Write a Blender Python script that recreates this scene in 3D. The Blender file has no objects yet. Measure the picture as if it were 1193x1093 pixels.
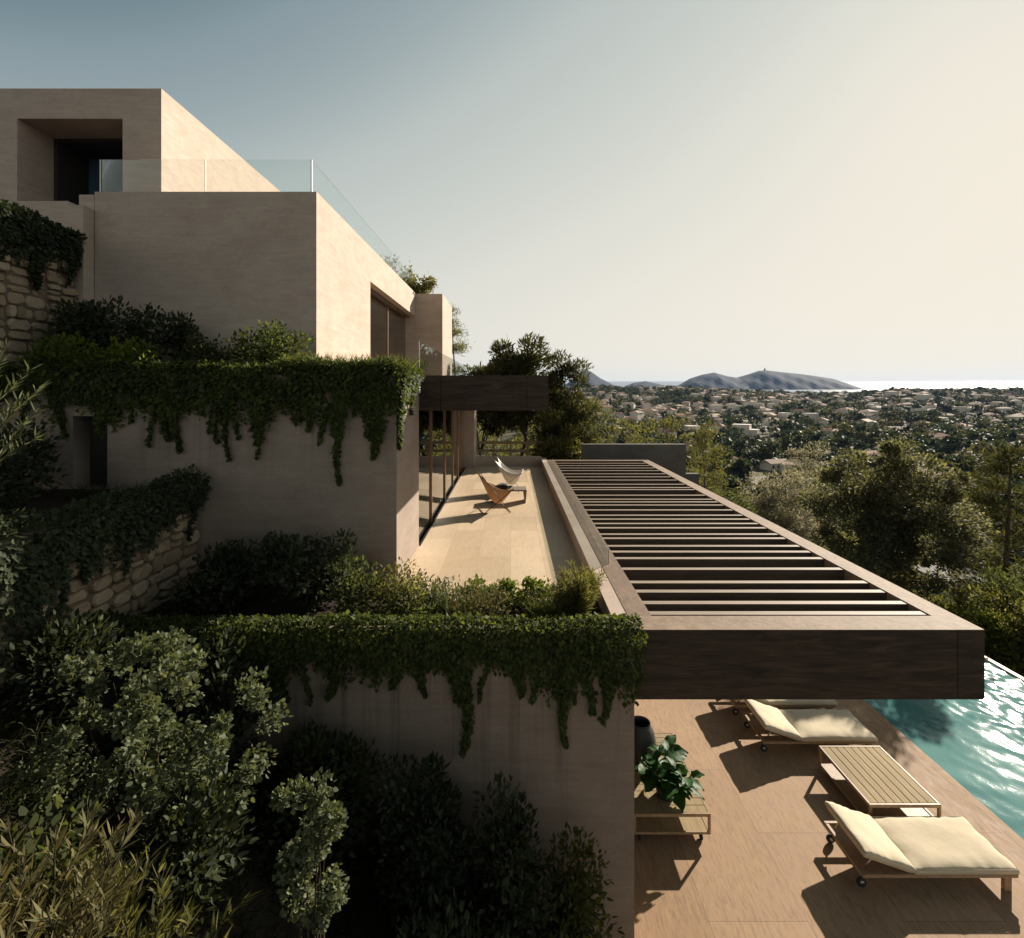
import bpy, math, random
import numpy as np
from mathutils import Vector

# ------------------------------------------------------------------ camera, sky, sun, exposure
SC = bpy.context.scene
COL = SC.collection
CAMZ, F, CX, CY = 6.7, 600.0, 595.0, 455.0          # eye height (m), focal length and vanishing point measured in photo pixels
cam_d = bpy.data.cameras.new("camera"); cam = bpy.data.objects.new("camera", cam_d); COL.objects.link(cam)
cam.location = (0, 0, CAMZ); cam.rotation_euler = (math.radians(90), 0, 0)
cam_d.sensor_fit = 'HORIZONTAL'; cam_d.sensor_width = 36; cam_d.lens = 36 * F / 1193
cam_d.shift_x = (596.5 - CX) / 1193; cam_d.shift_y = -(546.5 - CY) / 1193
cam_d.clip_start = 0.05; cam_d.clip_end = 40000
SC.camera = cam
SUN = Vector((1.62, 1.66, 1.0)).normalized()         # towards the sun
EL = math.asin(SUN.z); AZ = math.atan2(SUN.x, SUN.y)
W = bpy.data.worlds.new("World"); SC.world = W; W.use_nodes = True
wn = W.node_tree.nodes; wn.clear()
sky = wn.new('ShaderNodeTexSky'); sky.sky_type = 'NISHITA'; sky.sun_disc = False
sky.sun_elevation = EL; sky.sun_rotation = AZ; sky.altitude = 100; sky.air_density = 2.0; sky.dust_density = 0.3; sky.ozone_density = 1.0
bg = wn.new('ShaderNodeBackground'); bg.inputs[1].default_value = 0.1
wo = wn.new('ShaderNodeOutputWorld')
EXPO = 0.95
_l = W.node_tree.links.new
bw = wn.new('ShaderNodeRGBToBW'); _l(sky.outputs[0], bw.inputs[0])                  # grade the bright sky: blue overhead to cream near the sun
sc_ = wn.new('ShaderNodeMath'); sc_.operation = 'MULTIPLY'; sc_.inputs[1].default_value = 0.05; _l(bw.outputs[0], sc_.inputs[0])
rp = wn.new('ShaderNodeValToRGB'); _l(sc_.outputs[0], rp.inputs[0])
_st = [(.0, (10, 11, 12)), (.100, (40, 46, 50)), (.122, (106, 126, 135)), (.14, (125, 146, 155)), (.19, (188, 196, 193)), (.31, (226, 225, 214)), (.47, (240, 233, 219)), (.75, (250, 241, 222)), (1.0, (252, 243, 224))]
while len(rp.color_ramp.elements) < len(_st): rp.color_ramp.elements.new(.5)
rp.color_ramp.interpolation = 'B_SPLINE'
for _e, (_p, _c) in zip(rp.color_ramp.elements, _st): _e.position = _p; _e.color = (*[((v / 255 + .055) / 1.055) ** 2.4 for v in _c], 1)
vm = wn.new('ShaderNodeVectorMath'); vm.operation = 'SCALE'; vm.inputs['Scale'].default_value = 10 / 2 ** EXPO; _l(rp.outputs[0], vm.inputs[0])
_l(vm.outputs[0], bg.inputs[0]); W.node_tree.links.new(bg.outputs[0], wo.inputs[0])
sun_d = bpy.data.lights.new("sun", 'SUN'); sun_d.energy = 4.9; sun_d.angle = math.radians(0.6); sun_d.color = (1.0, 0.89, 0.75)
sun = bpy.data.objects.new("sun", sun_d); COL.objects.link(sun); sun.rotation_euler = SUN.to_track_quat('Z', 'Y').to_euler()
SC.view_settings.view_transform = 'Standard'; SC.view_settings.look = 'None'; SC.view_settings.gamma = 1
SC.view_settings.exposure = EXPO
SC.cycles.max_bounces = 8; SC.cycles.transparent_max_bounces = 24; SC.cycles.volume_bounces = 0
SC.cycles.caustics_reflective = False; SC.cycles.caustics_refractive = False

def P(px, py, Y):                                    # photo pixel at distance Y -> place
    return np.array([(px - CX) * Y / F, Y, CAMZ - (py - CY) * Y / F])

# ------------------------------------------------------------------ materials
def mat(name):
    m = bpy.data.materials.new(name); m.use_nodes = True
    nt = m.node_tree; nt.nodes.clear()
    o = nt.nodes.new('ShaderNodeOutputMaterial')
    return m, nt, o
def nd(nt, t, **kw):
    n = nt.nodes.new('ShaderNode' + t)
    for k, v in kw.items():
        if k.startswith('i_'):
            key = k[2:]; key = int(key) if key.isdigit() else key.replace('_', ' ')
            n.inputs[key].default_value = v
        else: setattr(n, k, v)
    return n
def lk(nt, a, b): nt.links.new(a, b)
def ramp(nt, fac, stops):
    r = nt.nodes.new('ShaderNodeValToRGB'); e = r.color_ramp.elements
    while len(e) < len(stops): e.new(0.5)
    for k, (p, c) in enumerate(stops):
        e[k].position = p; e[k].color = (c[0], c[1], c[2], 1) if not np.isscalar(c) else (c, c, c, 1)
    lk(nt, fac, r.inputs[0]); return r.outputs[0]
def noise(nt, coord, scale=(1, 1, 1), s=1.0, detail=5, rough=0.55, dist=0.0):
    mp = nd(nt, 'Mapping'); mp.inputs['Scale'].default_value = scale; lk(nt, coord, mp.inputs[0])
    n = nd(nt, 'TexNoise'); n.inputs['Scale'].default_value = s; n.inputs['Detail'].default_value = detail
    n.inputs['Roughness'].default_value = rough; n.inputs['Distortion'].default_value = dist
    lk(nt, mp.outputs[0], n.inputs['Vector']); return n.outputs['Fac']
def mixc(nt, fac, a, b, mode='MIX'):
    m = nd(nt, 'Mix', data_type='RGBA', blend_type=mode)
    for v, k in ((fac, 0), (a, 6), (b, 7)):
        if hasattr(v, 'is_output'): lk(nt, v, m.inputs[k])
        elif k == 0: m.inputs[0].default_value = v
        else: m.inputs[k].default_value = (v[0], v[1], v[2], 1)
    return m.outputs[2]
def bump(nt, h, strength=0.3, dist=0.02):
    b = nd(nt, 'Bump'); b.inputs['Strength'].default_value = strength; b.inputs['Distance'].default_value = dist
    lk(nt, h, b.inputs['Height']); return b.outputs[0]
def pos(nt): return nd(nt, 'NewGeometry').outputs['Position']
def objc(nt): return nd(nt, 'TexCoord').outputs['Object']
def principled(nt, o, col, rough=0.6, spec=0.5, normal=None, metal=0.0):
    p = nd(nt, 'BsdfPrincipled')
    if hasattr(col, 'is_output'): lk(nt, col, p.inputs['Base Color'])
    else: p.inputs['Base Color'].default_value = (col[0], col[1], col[2], 1)
    if hasattr(rough, 'is_output'): lk(nt, rough, p.inputs['Roughness'])
    else: p.inputs['Roughness'].default_value = rough
    p.inputs['Specular IOR Level'].default_value = spec; p.inputs['Metallic'].default_value = metal
    if normal is not None: lk(nt, normal, p.inputs['Normal'])
    lk(nt, p.outputs[0], o.inputs[0]); return p

def plaster(name, c1, c2, stain=False):
    m, nt, o = mat(name); c = pos(nt)
    big = noise(nt, c, (.5, .5, .9), 1.0, 8, .68, .9); mot = noise(nt, c, (1, 1, 1.5), 2.6, 8, .72, .5)
    streak = noise(nt, c, (.9, .9, 11), 1.3, 8, .7, .25); fine = noise(nt, c, (1, 1, 1), 30, 5, .65); pit = noise(nt, c, (1, 1, 1), 9, 6, .75)
    a = mixc(nt, ramp(nt, big, [(.3, 0), (.7, 1)]), c1, c2)
    a = mixc(nt, .42, a, ramp(nt, mot, [(.32, (.70, .67, .64)), (.62, (1.0, 1.0, 1.0))]), 'MULTIPLY')
    a = mixc(nt, .5, a, ramp(nt, streak, [(.3, (.66, .63, .60)), (.7, (1.0, 1.0, 1.0))]), 'MULTIPLY')
    a = mixc(nt, .35, a, ramp(nt, fine, [(.35, .7), (.65, 1.0)]), 'MULTIPLY')
    a = mixc(nt, .5, a, ramp(nt, pit, [(.27, .55), (.36, 1.0)]), 'MULTIPLY')
    if stain:                                        # rain streaks that run down the wall from the planters
        dr = noise(nt, c, (5.5, .1, .16), 1.0, 4, .7)
        sx = nd(nt, 'SeparateXYZ'); lk(nt, c, sx.inputs[0])
        mr = nd(nt, 'MapRange'); mr.inputs[1].default_value = stain[0]; mr.inputs[2].default_value = stain[1]; lk(nt, sx.outputs[2], mr.inputs[0])
        mu = nd(nt, 'Math', operation='MULTIPLY'); lk(nt, mr.outputs[0], mu.inputs[0]); lk(nt, ramp(nt, dr, [(.5, 0), (.66, .75)]), mu.inputs[1])
        a = mixc(nt, mu.outputs[0], a, (.07, .06, .05))
    principled(nt, o, a, .85, .25, bump(nt, fine, .35, .006)); return m
M = {}
M['plaster'] = plaster('plaster', (.52, .41, .335), (.61, .50, .415))
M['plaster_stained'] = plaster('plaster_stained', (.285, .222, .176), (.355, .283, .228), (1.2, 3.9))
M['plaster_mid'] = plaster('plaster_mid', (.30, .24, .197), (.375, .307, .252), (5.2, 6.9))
M['concrete'] = plaster('concrete', (.12, .112, .10), (.17, .16, .145))

def woodmat(name, c1, c2, axis=(1, 14, 14), s=1.2, rough=.6, bstr=.3):
    m, nt, o = mat(name); c = pos(nt)
    g = noise(nt, c, axis, s, 7, .65, 1.2); f = noise(nt, c, tuple(a * 4 for a in axis), s, 4, .6)
    a = mixc(nt, ramp(nt, g, [(.32, 0), (.68, 1)]), c1, c2)
    a = mixc(nt, .5, a, ramp(nt, f, [(.35, .55), (.62, 1.0)]), 'MULTIPLY')
    patch = noise(nt, c, (.6, .6, .6), 1.0, 3)
    a = mixc(nt, .45, a, ramp(nt, patch, [(.35, .6), (.65, 1.0)]), 'MULTIPLY')
    principled(nt, o, a, rough, .3, bump(nt, g, bstr, .01)); return m
M['dark_wood'] = woodmat('dark_wood', (.024, .017, .013), (.085, .058, .040), (1.0, 9, 9), 1.3, .8, .6)
M['beam_wood'] = woodmat('beam_wood', (.14, .09, .058), (.25, .165, .105), (9, 3, 9), 1.0, .7)
M['slat_wood'] = woodmat('slat_wood', (.20, .15, .105), (.32, .24, .17), (1.0, 16, 16), 1.0, .7)
M['warm_beam'] = woodmat('warm_beam', (.22, .15, .095), (.34, .24, .155), (14, 14, 14), .35, .75, .5)
M['teak'] = woodmat('teak', (.33, .24, .115), (.46, .35, .19), (16, 1.0, 16), 1.0, .8, .15)
M['teak_frame'] = woodmat('teak_frame', (.34, .23, .13), (.46, .32, .19), (3, 3, 3), 2.0, .5, .1)

def stonefloor(name, c1, c2, tx, ty, rough=.5, joint=.55, vein=.6):
    m, nt, o = mat(name); c = pos(nt)
    g = noise(nt, c, (6, 2.0, 1), 1.0, 9, .75, 1.2); g2 = noise(nt, c, (30, 4.5, 1), 1.0, 6, .75, .4); big = noise(nt, c, (.5, .3, 1), 1.0, 4)
    br = nd(nt, 'TexBrick'); mp = nd(nt, 'Mapping'); mp.inputs['Rotation'].default_value = (0, 0, math.radians(90)); lk(nt, c, mp.inputs[0]); lk(nt, mp.outputs[0], br.inputs[0])
    br.inputs['Color1'].default_value = (1, 1, 1, 1); br.inputs['Color2'].default_value = (.82, .80, .77, 1); br.inputs['Mortar'].default_value = (joint, joint * .93, joint * .86, 1)
    br.inputs['Scale'].default_value = 1.0; br.inputs['Brick Width'].default_value = ty; br.inputs['Row Height'].default_value = tx; br.inputs['Mortar Size'].default_value = .004; br.inputs['Mortar Smooth'].default_value = .3
    a = mixc(nt, ramp(nt, g, [(.3, 0), (.7, 1)]), c1, c2)
    a = mixc(nt, vein, a, ramp(nt, g2, [(.30, .45), (.52, 1.0)]), 'MULTIPLY')
    a = mixc(nt, .4, a, ramp(nt, big, [(.35, .72), (.65, 1.0)]), 'MULTIPLY')
    a = mixc(nt, 1.0, a, br.outputs[0], 'MULTIPLY')
    principled(nt, o, a, ramp(nt, g, [(.3, rough - .1), (.7, rough + .12)]), .22, bump(nt, g2, .12, .004)); return m
M['deck'] = stonefloor('deck_stone', (.36, .225, .132), (.475, .325, .195), 1.25, 2.6, .72, .5, .72)
M['terrace'] = stonefloor('terrace_stone', (.66, .51, .35), (.72, .575, .40), .6, 1.2, .55, .70, .3)

def simple(name, col, rough=.5, metal=0.0, spec=.5, nscale=0):
    m, nt, o = mat(name)
    if nscale:
        f = noise(nt, objc(nt), (1, 1, 1), nscale, 5, .6)
        c = mixc(nt, ramp(nt, f, [(.3, 0), (.7, 1)]), tuple(v * .78 for v in col), tuple(min(1, v * 1.12) for v in col))
        principled(nt, o, c, rough, spec, bump(nt, f, .15, .004), metal)
    else: principled(nt, o, col, rough, spec, None, metal)
    return m
def fabric(name, col):
    m, nt, o = mat(name); c = objc(nt)
    f = noise(nt, c, (1, 1, 1), 260, 2, .5); b = noise(nt, c, (1, 1, 1), 3.2, 4, .55)
    a = mixc(nt, ramp(nt, b, [(.3, 0), (.7, 1)]), tuple(v * .88 for v in col), col)
    p = principled(nt, o, a, .9, .15, bump(nt, b, .35, .03)); p.inputs['Sheen Weight'].default_value = .2; return m
M['cream'] = fabric('cream_fabric', (.62, .53, .375))
M['cream_side'] = fabric('cream_piping', (.58, .49, .36))
M['black_fabric'] = fabric('black_fabric', (.02, .02, .022))
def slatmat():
    m, nt, o = mat('slat_lit_top'); c = pos(nt); g = nd(nt, 'NewGeometry'); sx = nd(nt, 'SeparateXYZ'); lk(nt, g.outputs['True Normal'], sx.inputs[0])
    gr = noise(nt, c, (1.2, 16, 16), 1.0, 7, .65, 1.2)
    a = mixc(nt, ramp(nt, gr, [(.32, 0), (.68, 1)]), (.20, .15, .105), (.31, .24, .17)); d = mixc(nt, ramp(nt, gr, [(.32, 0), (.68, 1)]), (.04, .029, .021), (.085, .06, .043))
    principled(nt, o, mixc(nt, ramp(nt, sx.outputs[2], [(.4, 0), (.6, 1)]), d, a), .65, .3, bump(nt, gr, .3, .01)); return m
M['slat'] = slatmat()                                # sunlit tops and shaded sides painted into the colour by face direction
M['dark_metal'] = simple('dark_metal', (.03, .028, .026), .45, .6)
M['steel'] = simple('steel', (.45, .42, .38), .4, 1.0)
M['bronze'] = simple('bronze_frame', (.22, .14, .085), .38, .55)
M['leather_tan'] = simple('tan_leather', (.42, .20, .075), .5, 0, .5, 12)
M['leather_pale'] = simple('pale_leather', (.72, .66, .58), .55, 0, .4, 10)
M['rubber'] = simple('rubber', (.03, .03, .03), .9)
M['ceramic'] = simple('dark_ceramic', (.045, .043, .042), .55, 0, .5, 9)
M['soil'] = simple('soil', (.045, .033, .024), .95, 0, .1, 9)
M['dark_room'] = simple('dark_interior', (.03, .025, .022), .8)
M['brown_room'] = simple('brown_interior', (.12, .085, .06), .8)
M['white_wall'] = simple('white_render', (.70, .64, .56), .85, 0, .2, .5)
M['tan_wall'] = simple('tan_render', (.48, .39, .30), .85, 0, .2, .5)
M['roof_tile'] = simple('roof_tile', (.30, .155, .095), .85, 0, .2, 1.2)
M['roof_pale'] = simple('pale_roof_tile', (.37, .27, .20), .85, 0, .2, 1.2)
M['pane_dark'] = simple('dark_pane', (.03, .04, .05), .1, 0, .6)
M['bark'] = woodmat('bark', (.06, .045, .034), (.13, .10, .075), (10, 10, 1.5), 2.0, .9, .6)
M['bark_red'] = woodmat('bark_red', (.085, .055, .04), (.17, .115, .08), (9, 9, 1.5), 2.0, .9, .6)
M['twig'] = simple('twig', (.055, .042, .03), .9, 0, .1)

def glass(name, tint=(.93, .96, .95), refl=1.0, base=.04):
    m, nt, o = mat(name)
    t = nd(nt, 'BsdfTransparent'); t.inputs[0].default_value = (*tint, 1)
    g = nd(nt, 'BsdfGlossy'); g.inputs['Roughness'].default_value = .01; g.inputs[0].default_value = (.95, .97, 1, 1)
    fr = nd(nt, 'Fresnel'); fr.inputs[0].default_value = 1.5
    ma = nd(nt, 'Math', operation='MULTIPLY_ADD', use_clamp=True); ma.inputs[1].default_value = refl; ma.inputs[2].default_value = base; lk(nt, fr.outputs[0], ma.inputs[0])
    mx = nd(nt, 'MixShader'); lk(nt, ma.outputs[0], mx.inputs[0]); lk(nt, t.outputs[0], mx.inputs[1]); lk(nt, g.outputs[0], mx.inputs[2]); lk(nt, mx.outputs[0], o.inputs[0]); return m
M['glass'] = glass('clear_glass', (.92, .95, .94), .3, .0)
M['glass_dark'] = glass('tinted_glass', (.62, .56, .48), 1.2, .10)
M['glass_sky'] = glass('reflective_glass', (.25, .26, .28), 1.0, .75); M['glass_sky'].node_tree.nodes['Glossy BSDF'].inputs[0].default_value = (.55, .75, 1.0, 1)

def leafmat(name, c1, c2, trans=.35, rough=.5, tcol=None):
    m, nt, o = mat(name); g = nd(nt, 'NewGeometry')
    c = ramp(nt, g.outputs['Random Per Island'], [(0, c1), (.55, tuple((a + b) / 2 for a, b in zip(c1, c2))), (1, c2)])
    big = noise(nt, g.outputs['Position'], (1, 1, 1), 2.3, 3)
    c = mixc(nt, .6, c, ramp(nt, big, [(.35, .62), (.65, 1.0)]), 'MULTIPLY')
    p = nd(nt, 'BsdfPrincipled'); lk(nt, c, p.inputs['Base Color']); p.inputs['Roughness'].default_value = max(rough, .62) if rough != .3 else .5; p.inputs['Specular IOR Level'].default_value = .14
    t = nd(nt, 'BsdfTranslucent')
    tc = mixc(nt, 1.0, c, tcol or (1.5, 1.45, .75), 'MULTIPLY'); lk(nt, tc, t.inputs[0])
    mx = nd(nt, 'MixShader'); mx.inputs[0].default_value = trans
    lk(nt, p.outputs[0], mx.inputs[1]); lk(nt, t.outputs[0], mx.inputs[2]); lk(nt, mx.outputs[0], o.inputs[0]); return m
M['ivy'] = leafmat('ivy_leaf', (.032, .050, .018), (.13, .155, .045), .45)
M['ivy_dark'] = leafmat('ivy_leaf_dark', (.030, .042, .022), (.070, .085, .042), .25)
M['bush'] = leafmat('bush_leaf', (.040, .055, .024), (.105, .120, .048), .52)
M['bush_dark'] = leafmat('bush_leaf_dark', (.030, .040, .022), (.070, .082, .042), .25)
M['silver'] = leafmat('silver_leaf', (.080, .098, .052), (.17, .19, .105), .3)
M['lime'] = leafmat('lime_leaf', (.07, .11, .02), (.16, .19, .03), .45)
M['olive'] = leafmat('olive_leaf', (.08, .085, .032), (.18, .17, .075), .55)
M['dark_leaf'] = leafmat('dark_tree_leaf', (.045, .050, .030), (.20, .195, .13), .5)
M['straw'] = leafmat('straw_leaf', (.10, .10, .042), (.21, .185, .085), .4, .6, (1.2, 1.1, .8))
M['grass'] = leafmat('grass_blade', (.055, .075, .025), (.13, .145, .05), .4)
M['grass_dark'] = leafmat('grass_blade_dark', (.022, .030, .014), (.06, .062, .03), .3)
M['pine'] = leafmat('pine_needle', (.040, .045, .021), (.105, .102, .045), .4)
M['pine_pale'] = leafmat('pine_needle_pale', (.10, .105, .04), (.19, .18, .08), .45)
M['big_leaf'] = leafmat('broad_leaf', (.025, .075, .02), (.05, .13, .035), .3, .3)
M['pale_tree'] = leafmat('pale_tree_leaf', (.19, .18, .12), (.36, .33, .23), .45, .6, (1.2, 1.15, .9))
M['far_a'] = leafmat('far_leaf', (.042, .056, .032), (.095, .108, .062), .25)
M['far_b'] = leafmat('far_leaf_dark', (.028, .044, .032), (.062, .082, .055), .2)
M['far_c'] = leafmat('far_leaf_dry', (.075, .075, .04), (.145, .13, .08), .25)

def stonewall(name):
    m, nt, o = mat(name); c = pos(nt)
    mp = nd(nt, 'Mapping'); mp.inputs['Rotation'].default_value = (math.radians(90), 0, math.radians(90)); lk(nt, c, mp.inputs[0])
    wob = noise(nt, c, (1, 1, 1), 2.0, 3)
    f = noise(nt, c, (1, 1, 1), 9, 6, .65); b = noise(nt, c, (1, 1, 1), 1.1, 2); g = nd(nt, 'NewGeometry')
    a = ramp(nt, g.outputs['Random Per Island'], [(0, (.30, .215, .135)), (.5, (.40, .30, .20)), (1, (.47, .37, .26))])
    a = mixc(nt, .6, a, ramp(nt, f, [(.3, .6), (.7, 1.0)]), 'MULTIPLY')
    principled(nt, o, a, .9, .2, bump(nt, f, .6, .03)); return m
M['stone'] = stonewall('field_stone')
M['mortar'] = simple('mortar', (.16, .125, .09), .95, 0, .1, 8)

# ------------------------------------------------------------------ mesh tools
def link(name, me, m=None, parent=None):
    ob = bpy.data.objects.new(name, me); COL.objects.link(ob)
    if m is not None:
        for x in (m if isinstance(m, (list, tuple)) else [m]): me.materials.append(M[x] if isinstance(x, str) else x)
    if parent is not None: ob.parent = parent
    return ob
def npmesh(name, V, Fc, smooth=False):
    V = np.asarray(V, np.float32).reshape(-1, 3); Fc = np.asarray(Fc, np.int32)
    me = bpy.data.meshes.new(name); k = Fc.shape[1]
    me.vertices.add(len(V)); me.vertices.foreach_set('co', V.ravel())
    me.loops.add(Fc.size); me.loops.foreach_set('vertex_index', Fc.ravel())
    me.polygons.add(len(Fc)); me.polygons.foreach_set('loop_start', np.arange(0, Fc.size, k, dtype=np.int32))
    try: me.polygons.foreach_set('loop_total', np.full(len(Fc), k, np.int32))
    except Exception: pass
    if smooth: me.polygons.foreach_set('use_smooth', np.ones(len(Fc), bool))
    me.update(calc_edges=True); return me
class MB:
    """collects boxes, tubes, grids; one mesh out"""
    def __init__(s): s.v = []; s.f = []; s.sm = []
    def add(s, vs, fs, sm=False):
        o = len(s.v); s.v += [tuple(map(float, p)) for p in vs]; s.f += [tuple(i + o for i in f) for f in fs]; s.sm += [sm] * len(fs); return s
    def box(s, x0, x1, y0, y1, z0, z1, bev=0.0):
        if x1 < x0: x0, x1 = x1, x0
        if y1 < y0: y0, y1 = y1, y0
        if z1 < z0: z0, z1 = z1, z0
        if bev <= 0:
            vs = [(x, y, z) for z in (z0, z1) for (x, y) in ((x0, y0), (x1, y0), (x1, y1), (x0, y1))]
            return s.add(vs, [(3, 2, 1, 0), (4, 5, 6, 7), (0, 1, 5, 4), (1, 2, 6, 5), (2, 3, 7, 6), (3, 0, 4, 7)])
        b = min(bev, (x1 - x0) * .49, (y1 - y0) * .49, (z1 - z0) * .49)
        def ring(z, i): return [(x0 + i, y0 + b, z), (x0 + b, y0 + i, z), (x1 - b, y0 + i, z), (x1 - i, y0 + b, z), (x1 - i, y1 - b, z), (x1 - b, y1 - i, z), (x0 + b, y1 - i, z), (x0 + i, y1 - b, z)]
        rs = [ring(z0, b), ring(z0 + b, 0), ring(z1 - b, 0), ring(z1, b)]
        # corner-safe inner rings
        rs[0] = [(min(max(x, x0 + b), x1 - b), min(max(y, y0 + b), y1 - b), z) for x, y, z in rs[0]]
        rs[3] = [(min(max(x, x0 + b), x1 - b), min(max(y, y0 + b), y1 - b), z) for x, y, z in rs[3]]
        vs = sum(rs, []); fs = []
        for k in range(3):
            for i in range(8): fs.append((k * 8 + i, k * 8 + (i + 1) % 8, k * 8 + 8 + (i + 1) % 8, k * 8 + 8 + i))
        fs.append(tuple(range(7, -1, -1))); fs.append(tuple(range(24, 32)))
        return s.add(vs, fs)
    def tube(s, pts, r, n=8, cap=True):
        pts = [Vector(p) for p in pts]; R = r if isinstance(r, (list, tuple)) else [r] * len(pts); vs = []; up = None
        for i, p in enumerate(pts):
            d = (pts[min(i + 1, len(pts) - 1)] - pts[max(i - 1, 0)]).normalized()
            if up is None or abs(up.dot(d)) > .99: up = Vector((0, 0, 1)) if abs(d.z) < .9 else Vector((1, 0, 0))
            a = d.cross(up).normalized(); b = a.cross(d).normalized(); up = b
            for k in range(n):
                t = 2 * math.pi * k / n; vs.append(p + a * math.cos(t) * R[i] + b * math.sin(t) * R[i])
        fs = [(i * n + k, i * n + (k + 1) % n, (i + 1) * n + (k + 1) % n, (i + 1) * n + k) for i in range(len(pts) - 1) for k in range(n)]
        if cap: fs += [tuple(range(n - 1, -1, -1)), tuple((len(pts) - 1) * n + k for k in range(n))]
        return s.add(vs, fs, True)
    def lathe(s, prof, c, n=24):
        vs = [(c[0] + r * math.cos(2 * math.pi * k / n), c[1] + r * math.sin(2 * math.pi * k / n), c[2] + z) for r, z in prof for k in range(n)]
        fs = [(i * n + k, i * n + (k + 1) % n, (i + 1) * n + (k + 1) % n, (i + 1) * n + k) for i in range(len(prof) - 1) for k in range(n)]
        return s.add(vs, fs, True)
    def disc(s, c, axis, r, t, n=16):
        c = Vector(c); axis = Vector(axis).normalized()
        return s.tube([c - axis * t / 2, c + axis * t / 2], r, n)
    def build(s, name, m, parent=None):
        me = bpy.data.meshes.new(name); me.from_pydata(s.v, [], s.f)
        me.polygons.foreach_set('use_smooth', s.sm); me.update()
        return link(name, me, m, parent)
def box(name, m, parent, *a): return MB().box(*a).build(name, m, parent)
def tag(o, label=None, cat=None, group=None, kind=None):
    if label: o['label'] = label
    if cat: o['category'] = cat
    if group: o['group'] = group
    if kind: o['kind'] = kind
    return o
def empty(name, loc, label, cat, group=None, rz=0.0):
    o = bpy.data.objects.new(name, None); COL.objects.link(o); o.location = loc; o.rotation_euler = (0, 0, rz); o.empty_display_size = .1
    return tag(o, label, cat, group)
def copy_tree(o, parent=None):
    c = o.copy(); COL.objects.link(c); c.parent = parent
    for ch in list(o.children): copy_tree(ch, c)
    return c

# ------------------------------------------------------------------ foliage tools (numpy)
def unit(v): return v / np.maximum(np.linalg.norm(v, axis=-1, keepdims=True), 1e-9)
def leaf_mesh(name, pts, axis, nrm, size, wr, rng, fold=.25):
    """one folded diamond per leaf; pts are the leaf bases"""
    n = len(pts); axis = unit(axis); nrm = nrm - (nrm * axis).sum(1, keepdims=True) * axis
    nrm = unit(nrm + 1e-4); side = np.cross(axis, nrm); L = np.asarray(size).reshape(-1, 1) * np.ones((n, 1)); w = L * wr * .5
    if n > 32000:
        mid = pts + axis * L * .45
        V = np.stack([pts, mid + side * w - nrm * w * fold, pts + axis * L, mid - side * w - nrm * w * fold], 1)
        return npmesh(name, V, np.arange(n)[:, None] * 4 + np.array([[0, 1, 2, 3]]))
    a1, a2, f = axis * L * .28, axis * L * .66, nrm * w * fold; curl = nrm * L * rng.normal(-.06, .08, (n, 1))
    V = np.stack([pts, pts + a1 + side * w * .95 - f, pts + a2 + side * w * .78 - f + curl * .5, pts + axis * L + curl * 1.6, pts + a2 - side * w * .78 - f + curl * .5, pts + a1 - side * w * .95 - f], 1)
    return npmesh(name, V, np.arange(n)[:, None] * 6 + np.array([[0, 1, 2, 3, 4, 5]]))
def blade_mesh(name, base, dirs, length, width, rng, droop=.5):
    """narrow arching blades of three segments"""
    n = len(base); dirs = unit(dirs); L = np.asarray(length).reshape(-1, 1) * np.ones((n, 1)); w = np.asarray(width).reshape(-1, 1) * np.ones((n, 1))
    hor = dirs.copy(); hor[:, 2] = 0; hor = unit(hor + 1e-5); side = unit(np.cross(dirs, rng.normal(size=(n, 3))))
    rows = []
    for t, k in ((0, .7), (.35, 1.0), (.7, .75), (1.0, .08)):
        p = base + dirs * L * t + (hor * .35 + np.array([0, 0, -1.0]) * .65) * L * droop * t * t
        rows += [p - side * w * k * .5, p + side * w * k * .5]
    V = np.stack(rows, 1); i = np.arange(n)[:, None] * 8
    Fc = np.concatenate([i + np.array([[0, 1, 3, 2]]), i + np.array([[2, 3, 5, 4]]), i + np.array([[4, 5, 7, 6]])])
    return npmesh(name, V, Fc)
def seg_mesh(name, segs, n=5):
    """tapered limbs: segs = list of (p0, p1, r0, r1)"""
    S = np.array([[*a, *b, r0, r1] for a, b, r0, r1 in segs]); p0, p1 = S[:, :3], S[:, 3:6]; d = unit(p1 - p0)
    ref = np.where(np.abs(d[:, 2:3]) < .9, np.array([[0, 0, 1.0]]), np.array([[1.0, 0, 0]])); a = unit(np.cross(d, ref)); b = np.cross(a, d)
    V = []
    for p, r in ((p0, S[:, 6]), (p1 + d * S[:, 7:8] * .3, S[:, 7])):
        for k in range(n):
            t = 2 * math.pi * k / n; V.append(p + (a * math.cos(t) + b * math.sin(t)) * r[:, None])
    V = np.stack(V, 1); i = np.arange(len(S))[:, None] * 2 * n
    Fc = np.concatenate([i + np.array([[k, (k + 1) % n, n + (k + 1) % n, n + k]]) for k in range(n)])
    return npmesh(name, V, Fc, True)
def clumps(rng, n, rad, K, cr, shell=.45, flat=0.0):
    """n points in K clumps spread through an ellipsoid (unit centre); returns points and outward directions"""
    rad = np.asarray(rad, float); c = unit(rng.normal(size=(K, 3))) * (rng.random((K, 1)) ** shell)
    c[:, 2] = np.where(c[:, 2] < -.75, -c[:, 2], c[:, 2]); sz = cr * rng.uniform(.55, 1.35, K)
    k = rng.integers(0, K, n); q = unit(rng.normal(size=(n, 3))) * (rng.random((n, 1)) ** .4)
    q[:, 2] *= (1 - flat); p = c[k] * rad + q * sz[k, None]
    out = unit(unit(c[k] + 1e-6) * .6 + q * .9 + rng.normal(size=(n, 3)) * .35); return p, out
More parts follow.
